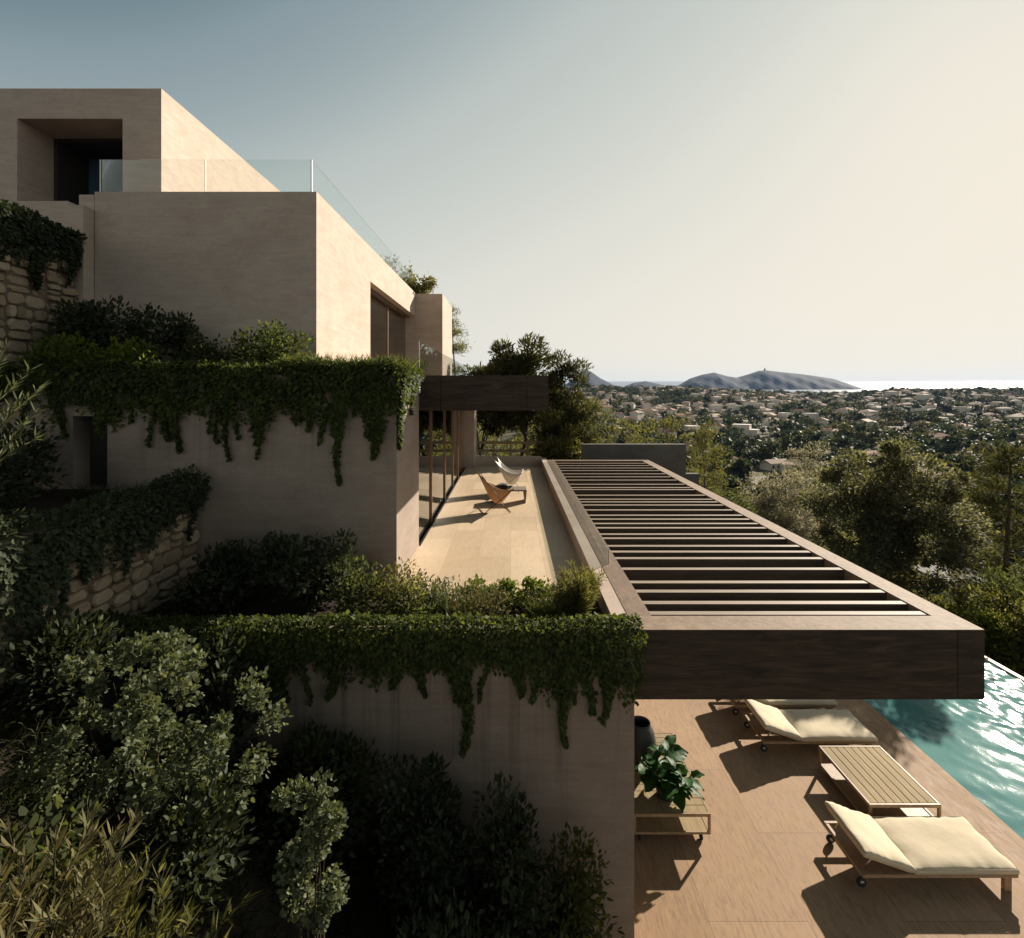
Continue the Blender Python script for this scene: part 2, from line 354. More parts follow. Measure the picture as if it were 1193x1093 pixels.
def bush(name, base, size, label, cat='bush', m='bush', leaf=.07, n=3000, wr=.5, K=26, cr=.28, seed=0, group=None, stems=True, up=.35, shell=.5, lname='foliage', lift=0.0, floor=.03):
    rng = np.random.default_rng(seed); w, d, h = size; o = empty(name, base, label, cat, group)
    p, out = clumps(rng, n, (w / 2, d / 2, h * .48), K, cr, shell); p[:, 2] += h * .52; p[:, 2] = np.maximum(p[:, 2], floor) + lift
    ax = unit(out + np.array([0, 0, up]) + rng.normal(size=p.shape) * .45); nr = unit(np.array([0, 0, .8]) + out * .5 + rng.normal(size=p.shape) * .5)
    link(lname, leaf_mesh(lname, p, ax, nr, leaf * rng.uniform(.6, 1.3, n), wr, rng), m, o)
    if stems:
        segs = []
        for k in range(7):
            a = np.array([0, 0, -.05]); b = np.array([rng.uniform(-.25, .25) * w, rng.uniform(-.25, .25) * d, h * rng.uniform(.5, .8) + lift]); c = (a + b) / 2 + rng.normal(size=3) * .05 * h
            segs += [(a, c, .011 * h ** .5, .008 * h ** .5), (c, b, .008 * h ** .5, .003)]
        link('stem', seg_mesh('stem', segs), 'twig', o)
    return o
def ivy(name, A, B, n, drop, label, m='ivy', count=6000, thick=.16, top_w=.35, bulge=.10, leaf=.06, streams=(), seed=0, wrap=None, group=None, cat='ivy'):
    """ivy on the top edge A->B of a wall with outward normal n, hanging by drop(u) metres; streams = (u, length, width)"""
    rng = np.random.default_rng(seed); A = np.array(A, float); B = np.array(B, float); n = np.array(n, float); L = np.linalg.norm(B - A)
    def patchy(pt):                                    # bare and thin patches
        q = np.sin(pt[:, 0] * 4.1 + pt[:, 1] * 3.7 + seed) * np.sin(pt[:, 2] * 7.3 + seed * 2) + .6 * np.sin(pt[:, 0] * 9.7 + pt[:, 1] * 8.1 + pt[:, 2] * 6) + .5 * np.sin(pt[:, 2] * 17 + pt[:, 0] * 15 + pt[:, 1] * 14)
        return rng.random(len(pt)) < np.clip(.82 - .42 * q, .12, 1)
    def curtain(N, u, D, th):
        v = rng.random(N) ** 1.15; hang = D * v - rng.random(N) ** 2 * .13 + .02; off = .015 + th * (1 - .65 * v) * rng.random(N) ** .7
        return A + (B - A) * u[:, None] + n * off[:, None] + np.array([0, 0, -1.0]) * hang[:, None]
    u = rng.random(int(count * .62)); lump = .85 + .16 * np.sin(u * L * 2.1 + seed) + .15 * np.sin(u * L * 5.7 + 2 * seed) + .13 * np.sin(u * L * 13 + seed)
    P1 = curtain(len(u), u, np.array([drop(x) for x in u]) * lump * rng.uniform(.6, 1.12, len(u)) ** .8, thick * 1.0)
    P1 = P1[patchy(P1)]
    N2 = int(count * .3); u2 = rng.random(N2); lump2 = .6 + .4 * np.sin(u2 * L * 3.1 + seed) * np.sin(u2 * L * 1.3 + 1)
    s = rng.random(N2); P2 = A + (B - A) * u2[:, None] + n * (thick - (thick + top_w) * s)[:, None] + np.array([0, 0, 1.0]) * ((bulge * (.3 + .7 * lump2) * np.sin(math.pi * np.clip(s + .15, 0, 1)) * rng.uniform(.3, 1.2, N2)))[:, None]
    PS = []; streams = list(streams)
    for _ in range(int(L * 3.2)):                        # thin loose strands below the mat
        us_ = rng.random(); streams.append((us_, drop(us_) * rng.uniform(.9, 1.55), rng.uniform(.025, .06)))
    for (us, ln, wd) in streams:
        k = int(ln * wd * 6500) + 60; v = rng.random(k) ** 1.25; uu = us + rng.normal(size=k) * wd / L * .40 * (1 - .88 * v) + .045 * np.sin(v * 7 + us * 50) / L
        PS.append(A + (B - A) * uu[:, None] + n * (.02 + thick * .6 * (1 - .7 * v) * rng.random(k))[:, None] - np.array([0, 0, 1.0]) * (v * ln)[:, None])
    pts = np.concatenate([P1, P2] + PS); k = len(pts)
    top = np.zeros((k, 1)); top[len(P1):len(P1) + N2] = 1
    ax = np.array([0, 0, -1.0]) * (1 - top) * .9 + n * .5 + np.array([0, 0, .25]) * top + rng.normal(size=(k, 3)) * .5
    nr = n * (1 - .6 * top) + np.array([0, 0, 1.0]) * (.35 + .6 * top) + rng.normal(size=(k, 3)) * .4
    me = leaf_mesh('foliage', pts, ax, nr, leaf * (.45 + 1.15 * rng.random(k) ** 1.6), .8, rng)
    o = link(name, me, m); return tag(o, label, cat, group)
def grow(rng, p, d, length, r, depth, segs, tips, spread=.55, up=.15, nseg=3, kids=3, shrink=.62):
    for k in range(nseg):
        d = unit(d + rng.normal(size=3) * .16 + np.array([0, 0, up * .3])); q = p + d * length / nseg
        r1 = r * (1 - .22 / 1.0); segs.append((p, q, r, r1)); p, r = q, r1
        if depth <= 1: tips.append((p, d))
        if depth > 0 and k >= 1 - (depth < 2):
            for _ in range(kids if k == nseg - 1 else 1):
                nd_ = unit(d + rng.normal(size=3) * spread + np.array([0, 0, up])); grow(rng, p, nd_, length * shrink * rng.uniform(.75, 1.2), r * .68, depth - 1, segs, tips, spread, up, nseg, kids, shrink)
    tips.append((p, d))
def branchy(name, base, height, label, cat, m, leaf=.05, per=22, wr=.7, depth=2, limbs=5, spread=.55, up=.25, lean=(0, 0), seed=0, tuft=.11, trunk_r=.03, bark='twig', group=None, splay=.6, lname='foliage', bname='branches', kids=3, shrink=.62, minz=-1):
    """a shrub or small tree grown from limbs, with leaf sprays along its twigs"""
    rng = np.random.default_rng(seed); o = empty(name, base, label, cat, group); segs, tips = [], []
    for k in range(limbs):
        a = 2 * math.pi * (k + rng.random() * .7) / limbs; d = unit(np.array([math.cos(a) * splay + lean[0], math.sin(a) * splay + lean[1], 1.0]))
        grow(rng, np.array([math.cos(a) * .03, math.sin(a) * .03, -.08]), d, height * .5 * rng.uniform(.8, 1.1), trunk_r, depth, segs, tips, spread, up, 3, kids, shrink)
    link(bname, seg_mesh(bname, segs), bark, o)
    tips = [t for t in tips if t[0][2] > minz]; T = np.array([t[0] for t in tips]); D = np.array([t[1] for t in tips]); k = np.repeat(np.arange(len(T)), per); n = len(k)
    p = T[k] + rng.normal(size=(n, 3)) * tuft - D[k] * rng.random((n, 1)) * tuft * 1.5
    ax = unit(D[k] * .7 + rng.normal(size=(n, 3)) * .7 + np.array([0, 0, .15])); nr = np.array([0, 0, .9]) + rng.normal(size=(n, 3)) * .6
    link(lname, leaf_mesh(lname, p, ax, nr, leaf * rng.uniform(.6, 1.3, n), wr, rng), m, o); return o
def tree(name, base, height, crown, label, m='bush', leaf=.25, n=6000, K=45, cr=.9, seed=0, trunk_r=.14, bark='bark', cat='tree', wr=.5, low=.3, shell=.5, group=None, limbs=9, flat=0.25, lean=(0, 0), up=.2):
    """trunk, limbs that reach into the clumps, and a crown of leaf clumps with gaps"""
    rng = np.random.default_rng(seed); o = empty(name, base, label, cat, group); cz = height * (low + (1 - low) / 2); rad = np.array([crown[0] / 2, crown[1] / 2, height * (1 - low) / 2])
    lv = np.array([lean[0], lean[1], 0]); top = np.array([0, 0, height * .93]) + lv; segs = []; N = 8; last = np.array([0, 0, -.3])
    ctr = []
    for i in range(1, N + 1):
        t = i / N; q = top * t + np.array([rng.normal() * .02, rng.normal() * .02, 0]) * height; segs.append((last, q, trunk_r * (1 - .85 * (t - 1 / N)), trunk_r * (1 - .85 * t))); last = q; ctr.append(q)
    c = unit(rng.normal(size=(K, 3))) * (rng.random((K, 1)) ** shell); C = c * rad + np.array([0, 0, cz]) + lv * .6
    for k in range(min(limbs, K)):
        s = ctr[rng.integers(2, N - 1)]; e = C[k]; s = ctr[int(np.clip((e[2] * .75 / height) * N, 1, N - 2))]; mdl = s * .5 + e * .5 + np.array([0, 0, .06 * height]); segs += [(s, mdl, trunk_r * .38, trunk_r * .22), (mdl, e, trunk_r * .22, trunk_r * .06)]
        for j in range(3):
            e2 = e + rng.normal(size=3) * cr * .7; segs.append((mdl * .4 + e * .6, e2, trunk_r * .12, trunk_r * .03))
    link('trunk', seg_mesh('trunk', segs, 7), bark, o)
    sz = cr * rng.uniform(.5, 1.35, K); k = rng.integers(0, K, n); q = unit(rng.normal(size=(n, 3))) * (rng.random((n, 1)) ** .38); q[:, 2] *= 1 - flat
    p = C[k] + q * sz[k, None]; out = unit(q + c[k] * .5 + rng.normal(size=(n, 3)) * .3)
    ax = unit(out + np.array([0, 0, up]) + rng.normal(size=(n, 3)) * .4); nr = np.array([0, 0, .8]) + out * .4 + rng.normal(size=(n, 3)) * .5
    link('crown', leaf_mesh('crown', p, ax, nr, leaf * rng.uniform(.6, 1.3, n), wr, rng), m, o); return o
def pine(name, base, height, width, label, m='pine', leaf=.3, per=26, seed=0, trunk_r=.13, low=.3, whorls=13, bark='bark_red', group=None, cat='pine tree', shape=.9, wr=.12, droop=0.0, tuft=.22, lean=(0, 0)):
    """conifer: whorls of branches carrying needle tufts"""
    rng = np.random.default_rng(seed); o = empty(name, base, label, cat, group); segs = []; T = []; D = []; N = 9; last = np.array([0, 0, -.4]); lv = np.array([lean[0], lean[1], 0.0])
    ax_ = lambda t: np.array([math.sin(t * 3 + seed) * .02 * height, math.cos(t * 2.3 + seed) * .015 * height, t * height]) + lv * t
    for i in range(1, N + 1):
        q = ax_(i / N); segs.append((last, q, trunk_r * (1.06 - .9 * (i - 1) / N), trunk_r * (1.06 - .9 * i / N))); last = q
    for w in range(whorls):
        t = low + (1 - low) * (w + rng.random() * .6) / whorls; s = ax_(t); R = width / 2 * ((1 - (t - low) / (1 - low)) ** shape * .85 + .15) * rng.uniform(.65, 1.15)
        nb = rng.integers(4, 7)
        for b in range(nb):
            a = rng.random() * 6.283; Rb = R * rng.uniform(.55, 1.15); e = s + np.array([math.cos(a) * Rb, math.sin(a) * Rb, Rb * (.28 - droop) + rng.normal() * .1 * Rb]); mid_ = (s + e) / 2 - np.array([0, 0, .05 * Rb])
            segs += [(s, mid_, trunk_r * .3 * (1.1 - t), trunk_r * .2 * (1.1 - t)), (mid_, e, trunk_r * .2 * (1.1 - t), .006)]
            for j in range(max(3, int(Rb * 4.2))):
                f = rng.uniform(.3, 1.05); c = s + (e - s) * f + np.array([rng.normal(), rng.normal(), rng.normal() * .5]) * .17 * Rb; T.append(c); D.append(unit(e - s + np.array([0, 0, .25 * Rb])))
    for j in range(6): T.append(ax_(1.0) + rng.normal(size=3) * .1); D.append(np.array([0, 0, 1.0]))
    link('trunk', seg_mesh('trunk', segs, 7), bark, o)
    T = np.array(T); D = np.array(D); k = np.repeat(np.arange(len(T)), per); n = len(k)
    p = T[k] + rng.normal(size=(n, 3)) * tuft * np.array([1, 1, .6]); a2 = unit(D[k] * .5 + rng.normal(size=(n, 3)) * .7 + np.array([0, 0, .35]))
    link('crown', leaf_mesh('crown', p, a2, rng.normal(size=(n, 3)), leaf * rng.uniform(.6, 1.3, n), wr, rng), m, o); return o
def tuft_grass(name, spots, label, cat, m, length=.4, width=.012, per=60, seed=0, spread=.12, droop=.5, group=None, kind=None, tilt=.45):
    rng = np.random.default_rng(seed); S = np.array(spots, float); k = np.repeat(np.arange(len(S)), per); n = len(k)
    b = S[k] + np.concatenate([rng.normal(size=(n, 2)) * spread, np.zeros((n, 1))], 1); d = np.concatenate([rng.normal(size=(n, 2)) * tilt, np.ones((n, 1))], 1)
    me = blade_mesh('blades', b, d, length * rng.uniform(.55, 1.2, n), width * rng.uniform(.7, 1.3, n), rng, droop); o = link(name, me, m); return tag(o, label, cat, group, kind)

# ------------------------------------------------------------------ ground, far land, sea
def sstep(a, b, x): t = np.clip((x - a) / (b - a), 0, 1); return t * t * (3 - 2 * t)
_rg = np.random.default_rng(5); _ph = _rg.uniform(0, 6.28, (14, 2)); _fr = _rg.normal(size=(14, 2))
def hnoise(X, Y, L):
    z = 0
    for k in range(14): z = z + np.sin((X * _fr[k, 0] + Y * _fr[k, 1]) * 6.28 / L + _ph[k, 0]) / 14 ** .5
    return z * .7
def gz(X, Y):
    X = np.asarray(X, float); Y = np.asarray(Y, float)
    s = (np.maximum(Y - 22, 0) + 1.25 * np.maximum(X - 13, 0)) / 90
    z = -.9 - 21 * (1 - np.exp(-2.2 * s))
    r = X / np.maximum(Y, 1)
    crest = np.interp(r, (0, .15, .33, .45, .6, .68, .78, .88, 1.0, 1.1), (29, 29, 27, 22, 15, 16, 22, 25, 22, 20))
    z = z + crest * sstep(330, 1000, Y) + hnoise(X, Y, 150) * 2.4 * sstep(80, 250, Y) + hnoise(X + 50, Y, 330) * 6.5 * sstep(200, 500, Y) * (1 - sstep(800, 1000, Y))
    return z - 60 * sstep(1040, 1500, Y)
ys = np.concatenate([np.linspace(-12, 20, 9), 20 + 1480 * np.linspace(0, 1, 130)[1:] ** 2.2]); us = np.linspace(-1, 1, 150)
YY, UU = np.meshgrid(ys, us, indexing='ij'); XX = UU * (60 + 1.25 * np.maximum(YY, 0)) + .25 * np.maximum(YY, 0)
ZZ = gz(XX, YY); ZZ = np.where((YY < 22) & (XX < 13), -1.4, ZZ)
nr_, nc_ = YY.shape; idx = np.arange(nr_ * nc_).reshape(nr_, nc_)
Fg = np.stack([idx[:-1, :-1], idx[:-1, 1:], idx[1:, 1:], idx[1:, :-1]], -1).reshape(-1, 4)
m, nt, o = mat('ground'); c = pos(nt)
g1 = noise(nt, c, (1, 1, 1), .021, 6, .62); g2 = noise(nt, c, (1, 1, 1), .12, 5, .6); g3 = noise(nt, c, (1, 1, 1), 1.7, 5, .7)
a = mixc(nt, ramp(nt, g1, [(.42, 0), (.62, 1)]), (.055, .06, .032), (.17, .135, .085)); a = mixc(nt, ramp(nt, g2, [(.45, 0), (.62, .8)]), a, (.09, .085, .045))
a = mixc(nt, .6, a, ramp(nt, g3, [(.3, .5), (.7, 1.0)]), 'MULTIPLY'); principled(nt, o, a, .95, .1); M['ground'] = m
tag(link('ground', npmesh('ground', np.stack([XX, YY, ZZ], -1), Fg, True), 'ground'), kind='structure')

m, nt, o = mat('road'); c = pos(nt); g1 = noise(nt, c, (1, 1, 1), .6, 5, .6); principled(nt, o, mixc(nt, g1, (.17, .155, .135), (.27, .245, .21)), .9, .1); M['road'] = m
ROADS = [[(60, 150), (95, 175), (150, 190), (215, 215), (300, 235)], [(40, 240), (110, 262), (190, 290), (300, 300), (400, 350)], [(150, 190), (165, 250), (170, 330), (210, 430), (230, 560)], [(60, 420), (160, 440), (290, 470), (420, 520), (560, 560)], [(300, 235), (310, 300), (360, 400), (420, 520), (440, 700)], [(90, 600), (230, 620), (400, 660), (620, 720)]]
RP = []
for rd in ROADS:
    rd = np.array(rd, float); t = np.linspace(0, len(rd) - 1, 90); q = np.stack([np.interp(t, np.arange(len(rd)), rd[:, k]) for k in (0, 1)], 1)
    for _ in range(12): q[1:-1] = (q[:-2] + q[1:-1] * 2 + q[2:]) / 4
    RP.append(q); d = unit(np.gradient(q, axis=0)); nn = np.stack([-d[:, 1], d[:, 0]], 1) * 3.4; a_, b_ = q + nn, q - nn; zq = np.maximum(gz(q[:, 0], q[:, 1]), np.maximum(gz(a_[:, 0], a_[:, 1]), gz(b_[:, 0], b_[:, 1]))) + .45
    V = np.concatenate([np.column_stack([a_, zq]), np.column_stack([b_, zq])]); n_ = len(q)
    tag(link('road', npmesh('road', V, [(k, n_ + k, n_ + k + 1, k + 1) for k in range(n_ - 1)]), 'road'), kind='structure')
RP = np.concatenate(RP)
# hills across the bay, as real relief with depth
HP = [(655, 452), (668, 441), (676, 435), (683, 430.5), (690, 434), (700, 441), (716, 449), (726, 451), (738, 446), (752, 444), (766, 447), (778, 450), (790, 449), (804, 441), (818, 436.5), (832, 434), (846, 438), (858, 440), (872, 436), (884, 432), (893, 431.5), (910, 433.5), (930, 435.5), (950, 438), (968, 441), (980, 446), (986, 451), (989, 460)]
hx = np.array([p[0] for p in HP]); hy = np.array([p[1] for p in HP]); YH = 3600.0
gx = np.linspace(655, 989, 220); hh = CAMZ - (np.interp(gx, hx, hy) - CY) * YH / F; X0 = (gx - CX) * YH / F
dd = np.linspace(-1, 1, 41); V = []
rngh = np.random.default_rng(3)
for d in dd:
    prof = (1 - abs(d) ** 1.4); yy = YH + d * 520; wob = .45 * (9 * np.sin(gx * .21 + d * 9) + 6 * np.sin(gx * .5 - d * 14) + 4 * np.sin(gx * 1.1 + d * 23))
    z = -40 + (hh + 40) * prof + wob * prof * (1 - prof) * 3.2; V.append(np.stack([X0 + 60 * np.sin(d * 2), np.full_like(X0, yy), z], -1))
V = np.array(V); a_, b_ = V.shape[:2]; idx = np.arange(a_ * b_).reshape(a_, b_); Fh = np.stack([idx[:-1, :-1], idx[:-1, 1:], idx[1:, 1:], idx[1:, :-1]], -1).reshape(-1, 4)
m, nt, o = mat('hill_scrub'); c = pos(nt); n1 = noise(nt, c, (1, 1, 1), .012, 8, .7); a = mixc(nt, ramp(nt, n1, [(.4, 0), (.62, 1)]), (.018, .027, .038), (.034, .042, .052)); principled(nt, o, a, .95, .1); M['hill'] = m
tag(link('hills', npmesh('hills', V, Fh, True), 'hill'), kind='structure')
tw = MB(); tp = P(891, 431.5, YH); tw.lathe([(6, -6), (5, 9), (6, 10), (6, 12), (3, 13), (3, 15), (0, 17)], tp, 12); tag(tw.build('watchtower', 'tan_wall'), 'tiny round tower standing on top of the long far hill', 'tower')
# sea: a sheet that climbs to the horizon seen in the photograph
m, nt, o = mat('sea_water'); c = pos(nt); n1 = noise(nt, c, (.02, .006, 1), 1.0, 4, .6); principled(nt, o, (.10, .15, .19), .28, .5, bump(nt, n1, .5, 14)); M['sea'] = m
sv = [(-400, 1300, -40), (12000, 1300, -40), (12000, 9000, CAMZ + 10.5 * 9000 / F), (-400, 9000, CAMZ + 10.5 * 9000 / F)]
sv = []; NS = 12
for k in range(NS):
    y = 1300 + 7700 * (k / (NS - 1)); zz = -38 + (CAMZ + 10.5 * 9000 / F + 38) * (k / (NS - 1)); sv += [(-400, y, zz), (14000, y, zz)]
tag(link('sea', npmesh('sea', sv, [(2 * k, 2 * k + 1, 2 * k + 3, 2 * k + 2) for k in range(NS - 1)]), 'sea'), kind='structure')

# ------------------------------------------------------------------ pool and deck
tag(box('pool_deck', 'deck', None, 1.2, 7.65, -2, 24, -.4, 0.0), kind='structure')
wx = np.linspace(7.65, 11.86, 130); wy = np.linspace(4, 22, 560); WX, WY = np.meshgrid(wx, wy, indexing='ij')
rw = np.random.default_rng(12); WZ = np.zeros_like(WX)
for k in range(46):
    lam = rw.uniform(.16, .8); th = rw.normal(.5, .8); WZ += (.0006 +   .0016 * np.clip((WX - 8.9) / 1.2, 0, 1)) * lam * np.sin((WX * math.cos(th) + WY * math.sin(th)) * 6.283 / lam + rw.uniform(0, 6.28) + .6 * np.sin(WX * 1.3 + WY * .8 + k))
WZ += -.03; a_, b_ = WX.shape; idx = np.arange(a_ * b_).reshape(a_, b_)
m, nt, o = mat('pool_water'); c = pos(nt); w1 = noise(nt, c, (1, .8, 1), 9, 4, .6, .8)
w0 = noise(nt, c, (.5, .5, 1), 1.2, 3); a = mixc(nt, ramp(nt, w0, [(.35, 0), (.65, 1)]), (.075, .20, .20), (.12, .275, .265))
p_ = principled(nt, o, a, .05, .5, bump(nt, w1, .10, .012)); p_.inputs['IOR'].default_value = 1.33; M['water'] = m
tag(link('pool_water', npmesh('pool_water', np.stack([WX, WY, WZ], -1), np.stack([idx[:-1, :-1], idx[1:, :-1], idx[1:, 1:], idx[:-1, 1:]], -1).reshape(-1, 4), True), 'water'), kind='structure')
pb = MB().box(11.86, 11.98, -1.2, 22.2, -1.5, .0).box(7.6, 11.86, 22, 22.2, -1.5, 0).box(7.66, 11.85, 3.9, 22, -1.5, -1.3); tag(pb.build('pool_edge', 'terrace'), kind='structure')

# ------------------------------------------------------------------ villa
XT, XG, XP0, XP1 = -8.48, -1.83, 1.25, 1.44
villa = empty('villa', (0, 8, 0), 'large stepped modern villa with beige plastered walls on the hillside', 'house')
VO = Vector((0, 8, 0))
def part(name, m, mb, parent=villa):
    ob = mb.build(name, m, parent); 
    ob.matrix_parent_inverse.identity()
    ob.location = (-VO.x, -VO.y, -VO.z) if parent is villa else (0, 0, 0); return ob
def vb(name, m, *boxes):
    b = MB()
    for q in boxes: b.box(*q)
    return part(name, m, b)
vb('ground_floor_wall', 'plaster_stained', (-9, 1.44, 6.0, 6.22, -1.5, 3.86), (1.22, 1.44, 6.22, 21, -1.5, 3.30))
vb('planter_soil', 'soil', (-9, 1.25, 6.22, 7.45, 3.2, 3.66), (-9, -1.84, 7.45, 8.26, 3.2, 3.66))
vb('terrace_floor', 'terrace', (-1.83, 1.25, 7.45, 21.05, 3.3, 3.6))
vb('parapet', 'plaster', (1.25, 1.44, 6.22, 21.35, 3.30, 3.91), (-1.83, 1.25, 21.05, 21.35, 3.3, 3.98))
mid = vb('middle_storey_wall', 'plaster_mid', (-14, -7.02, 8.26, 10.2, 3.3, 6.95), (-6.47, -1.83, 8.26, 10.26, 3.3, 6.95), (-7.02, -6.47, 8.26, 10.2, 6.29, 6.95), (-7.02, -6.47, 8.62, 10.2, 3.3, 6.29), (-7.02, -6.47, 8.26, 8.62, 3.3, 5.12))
vb('side_door', 'dark_room', (-7.0, -6.49, 8.57, 8.61, 5.13, 6.27))
vb('roof_garden_soil', 'soil', (-14, -1.9, 8.4, 10.2, 6.9, 7.0))
can = vb('canopy', 'dark_wood', (-1.80, -1.40, 10.26, 21, 6.3, 7.0), (-1.392, .325, 10.26, 21, 6.3, 7.0), (.333, .75, 10.26, 21, 6.3, 7.0), (-1.395, .34, 10.3, 20.9, 6.32, 6.98))
# living room behind the terrace glazing
vb('living_room', 'brown_room', (-7, -1.95, 10.27, 21, 3.35, 3.6), (-7, -1.81, 10.27, 21, 6.31, 6.6), (-7.2, -7, 10.27, 21, 3.35, 6.6), (-7, -1.95, 21.0, 21.2, 3.35, 6.6))
vb('floor_track', 'dark_metal', (-1.845, -1.80, 10.27, 20.9, 3.56, 3.604))
glz = part('glazing', 'glass_dark', MB().box(-1.90, -1.88, 10.27, 20.9, 3.6, 6.30))
for k, y in enumerate((12.1, 14.6, 16.6, 18.2, 19.5)): part('mullion', 'bronze', MB().box(-1.93, -1.845, y - .03, y + .03, 3.605, 6.30))
vb('end_wall', 'plaster', (-2.35, -1.46, 20.6, 22.2, 3.3, 6.30))
# upper block with the recessed window
UX, UY, UZ = -3.87, 10.26, 10.66
vb('upper_storey_wall', 'plaster', (-8.29, UX, UY, 14.2, 6.9, UZ), (-4.6, UX, 14.2, 20.9, 9.71, UZ), (-8.29, -4.6, 14.2, 20.9, 10.3, UZ), (-8.29, -7.5, 14.2, 20.9, 6.9, 10.3))
vb('upper_terrace_floor', 'terrace', (-7.5, -1.84, 10.28, 20.9, 6.96, 7.02))
vb('fin_wall', 'plaster', (-5.0, -2.77, 20.9, 24.3, 6.9, 10.62))
wdw = part('window', 'glass_dark', MB().box(-4.30, -4.28, 14.2, 20.9, 7.0, 9.71))
vb('room_back_wall', 'brown_room', (-7.4, -7.3, 14.2, 20.9, 7.02, 10.3), (-4.6, -4.1, 14.21, 20.89, 9.66, 9.708))
for y in (14.26, 15.55, 17.9, 20.2): part('window_mullion', 'bronze', MB().box(-4.34, -4.26, y - .035, y + .035, 7.03, 9.66))
# top volume
vb('top_storey_wall', 'plaster', (-17, -11.98, 12.5, 26, 9.6, 14.03), (-9.42, XT, 12.5, 26, 9.6, 14.03), (-11.98, -9.42, 12.5, 26, 13.3, 14.03), (-11.98, -9.42, 12.5, 26, 9.6, 10.6), (-11.98, -9.42, 15.2, 26, 10.6, 13.3))
vb('door_frame', 'dark_room', (-11.98, -11.88, 13.5, 14.5, 10.6, 13.3), (-11.88, -9.42, 13.5, 14.5, 13.22, 13.3), (-11.88, -11.84, 14.5, 14.56, 10.6, 13.22), (-11.84, -9.42, 14.6, 14.64, 10.6, 13.22))
M['painted_sky_pane'] = simple('painted_sky_pane', (.055, .095, .15), .12, 0, .6)  # reflected sky painted into the door pane as a blue base colour
part('glass_door', 'painted_sky_pane', MB().box(-11.84, -9.42, 14.45, 14.47, 10.6, 13.2))
vb('side_court_wall', 'plaster', (-10.2, -8.60, 10.0, 10.25, 6.9, 10.38), (-8.60, -8.30, 10.0, 12.5, 6.9, 10.30))
vb('roof_terrace_edge', 'plaster', (-8.6, -8.30, 10.26, 12.5, 6.9, 10.6))
# glass balustrades
def balustrade(panes, posts):
    b = bpy.data.objects.new('glass_balustrade', None); COL.objects.link(b); b.parent = villa; b.location = -VO
    for q in panes: part('glass_pane', 'glass', MB().box(*q), b)
    for q in posts: part('post', 'steel', MB().box(*q), b)
zt = UZ + .66
balustrade([(-8.20, -6.12, 10.30, 10.315, UZ, zt), (-6.105, -4.0, 10.30, 10.315, UZ, zt), (-3.99, -3.975, 10.315, 20.8, UZ, zt)], [(-8.22, -8.2, 10.30, 10.315, UZ, zt), (-6.12, -6.105, 10.299, 10.316, UZ, zt), (-4.0, -3.97, 10.295, 10.316, UZ, zt - .01)])
balustrade([(-1.83, -1.815, 10.28, 20.8, 7.0, 7.68)], [(-1.83, -1.815, 10.265, 10.28, 7.0, 7.68)])
balustrade([(1.57, 1.58, 8.3, 20.3, 3.915, 4.15)], [(1.57, 1.58, 8.285, 8.3, 3.915, 4.16)])

# ------------------------------------------------------------------ pergola
perg = empty('pergola', (3.5, 6, 0), 'long dark timber pergola of cross slats roofing the pool deck', 'pergola')
def pp(name, m, *boxes):
    b = MB()
    for q in boxes: b.box(*q)
    ob = b.build(name, m, perg); ob.location = (-3.5, -6, 0); return ob
ZT, ZB = 3.913, 3.1
pp('fascia', 'dark_wood', (1.45, 5.205, 6.0, 6.10, ZB, ZT - .006), (5.215, 5.52, 6.0, 6.10, ZB, ZT - .006))
pp('front_beam', 'warm_beam', (1.45, 5.52, 6.0, 6.37, ZT - .005, ZT), (1.45, 5.5, 6.10, 6.37, ZB + .1, ZT - .006))
pp('side_beam', 'beam_wood', (1.45, 1.74, 6.37, 20.4, ZB, ZT), )
pp('side_beam', 'warm_beam', (5.21, 5.52, 6.37, 20.4, ZB, ZT))
pp('back_beam', 'beam_wood', (1.45, 5.52, 20.4, 20.7, ZB, ZT))
pp('post', 'dark_wood', (5.25, 5.5, 20.42, 20.68, 0, ZB)); 
slat = None
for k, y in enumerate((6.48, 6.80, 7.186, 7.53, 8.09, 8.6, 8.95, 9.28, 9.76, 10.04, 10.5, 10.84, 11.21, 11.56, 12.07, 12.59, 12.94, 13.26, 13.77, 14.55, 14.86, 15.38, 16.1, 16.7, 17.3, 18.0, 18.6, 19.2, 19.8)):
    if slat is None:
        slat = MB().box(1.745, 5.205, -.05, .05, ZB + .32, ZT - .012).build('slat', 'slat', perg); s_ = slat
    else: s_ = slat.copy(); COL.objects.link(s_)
    s_.parent = perg; s_.location = (-3.5, y - 6, 0)

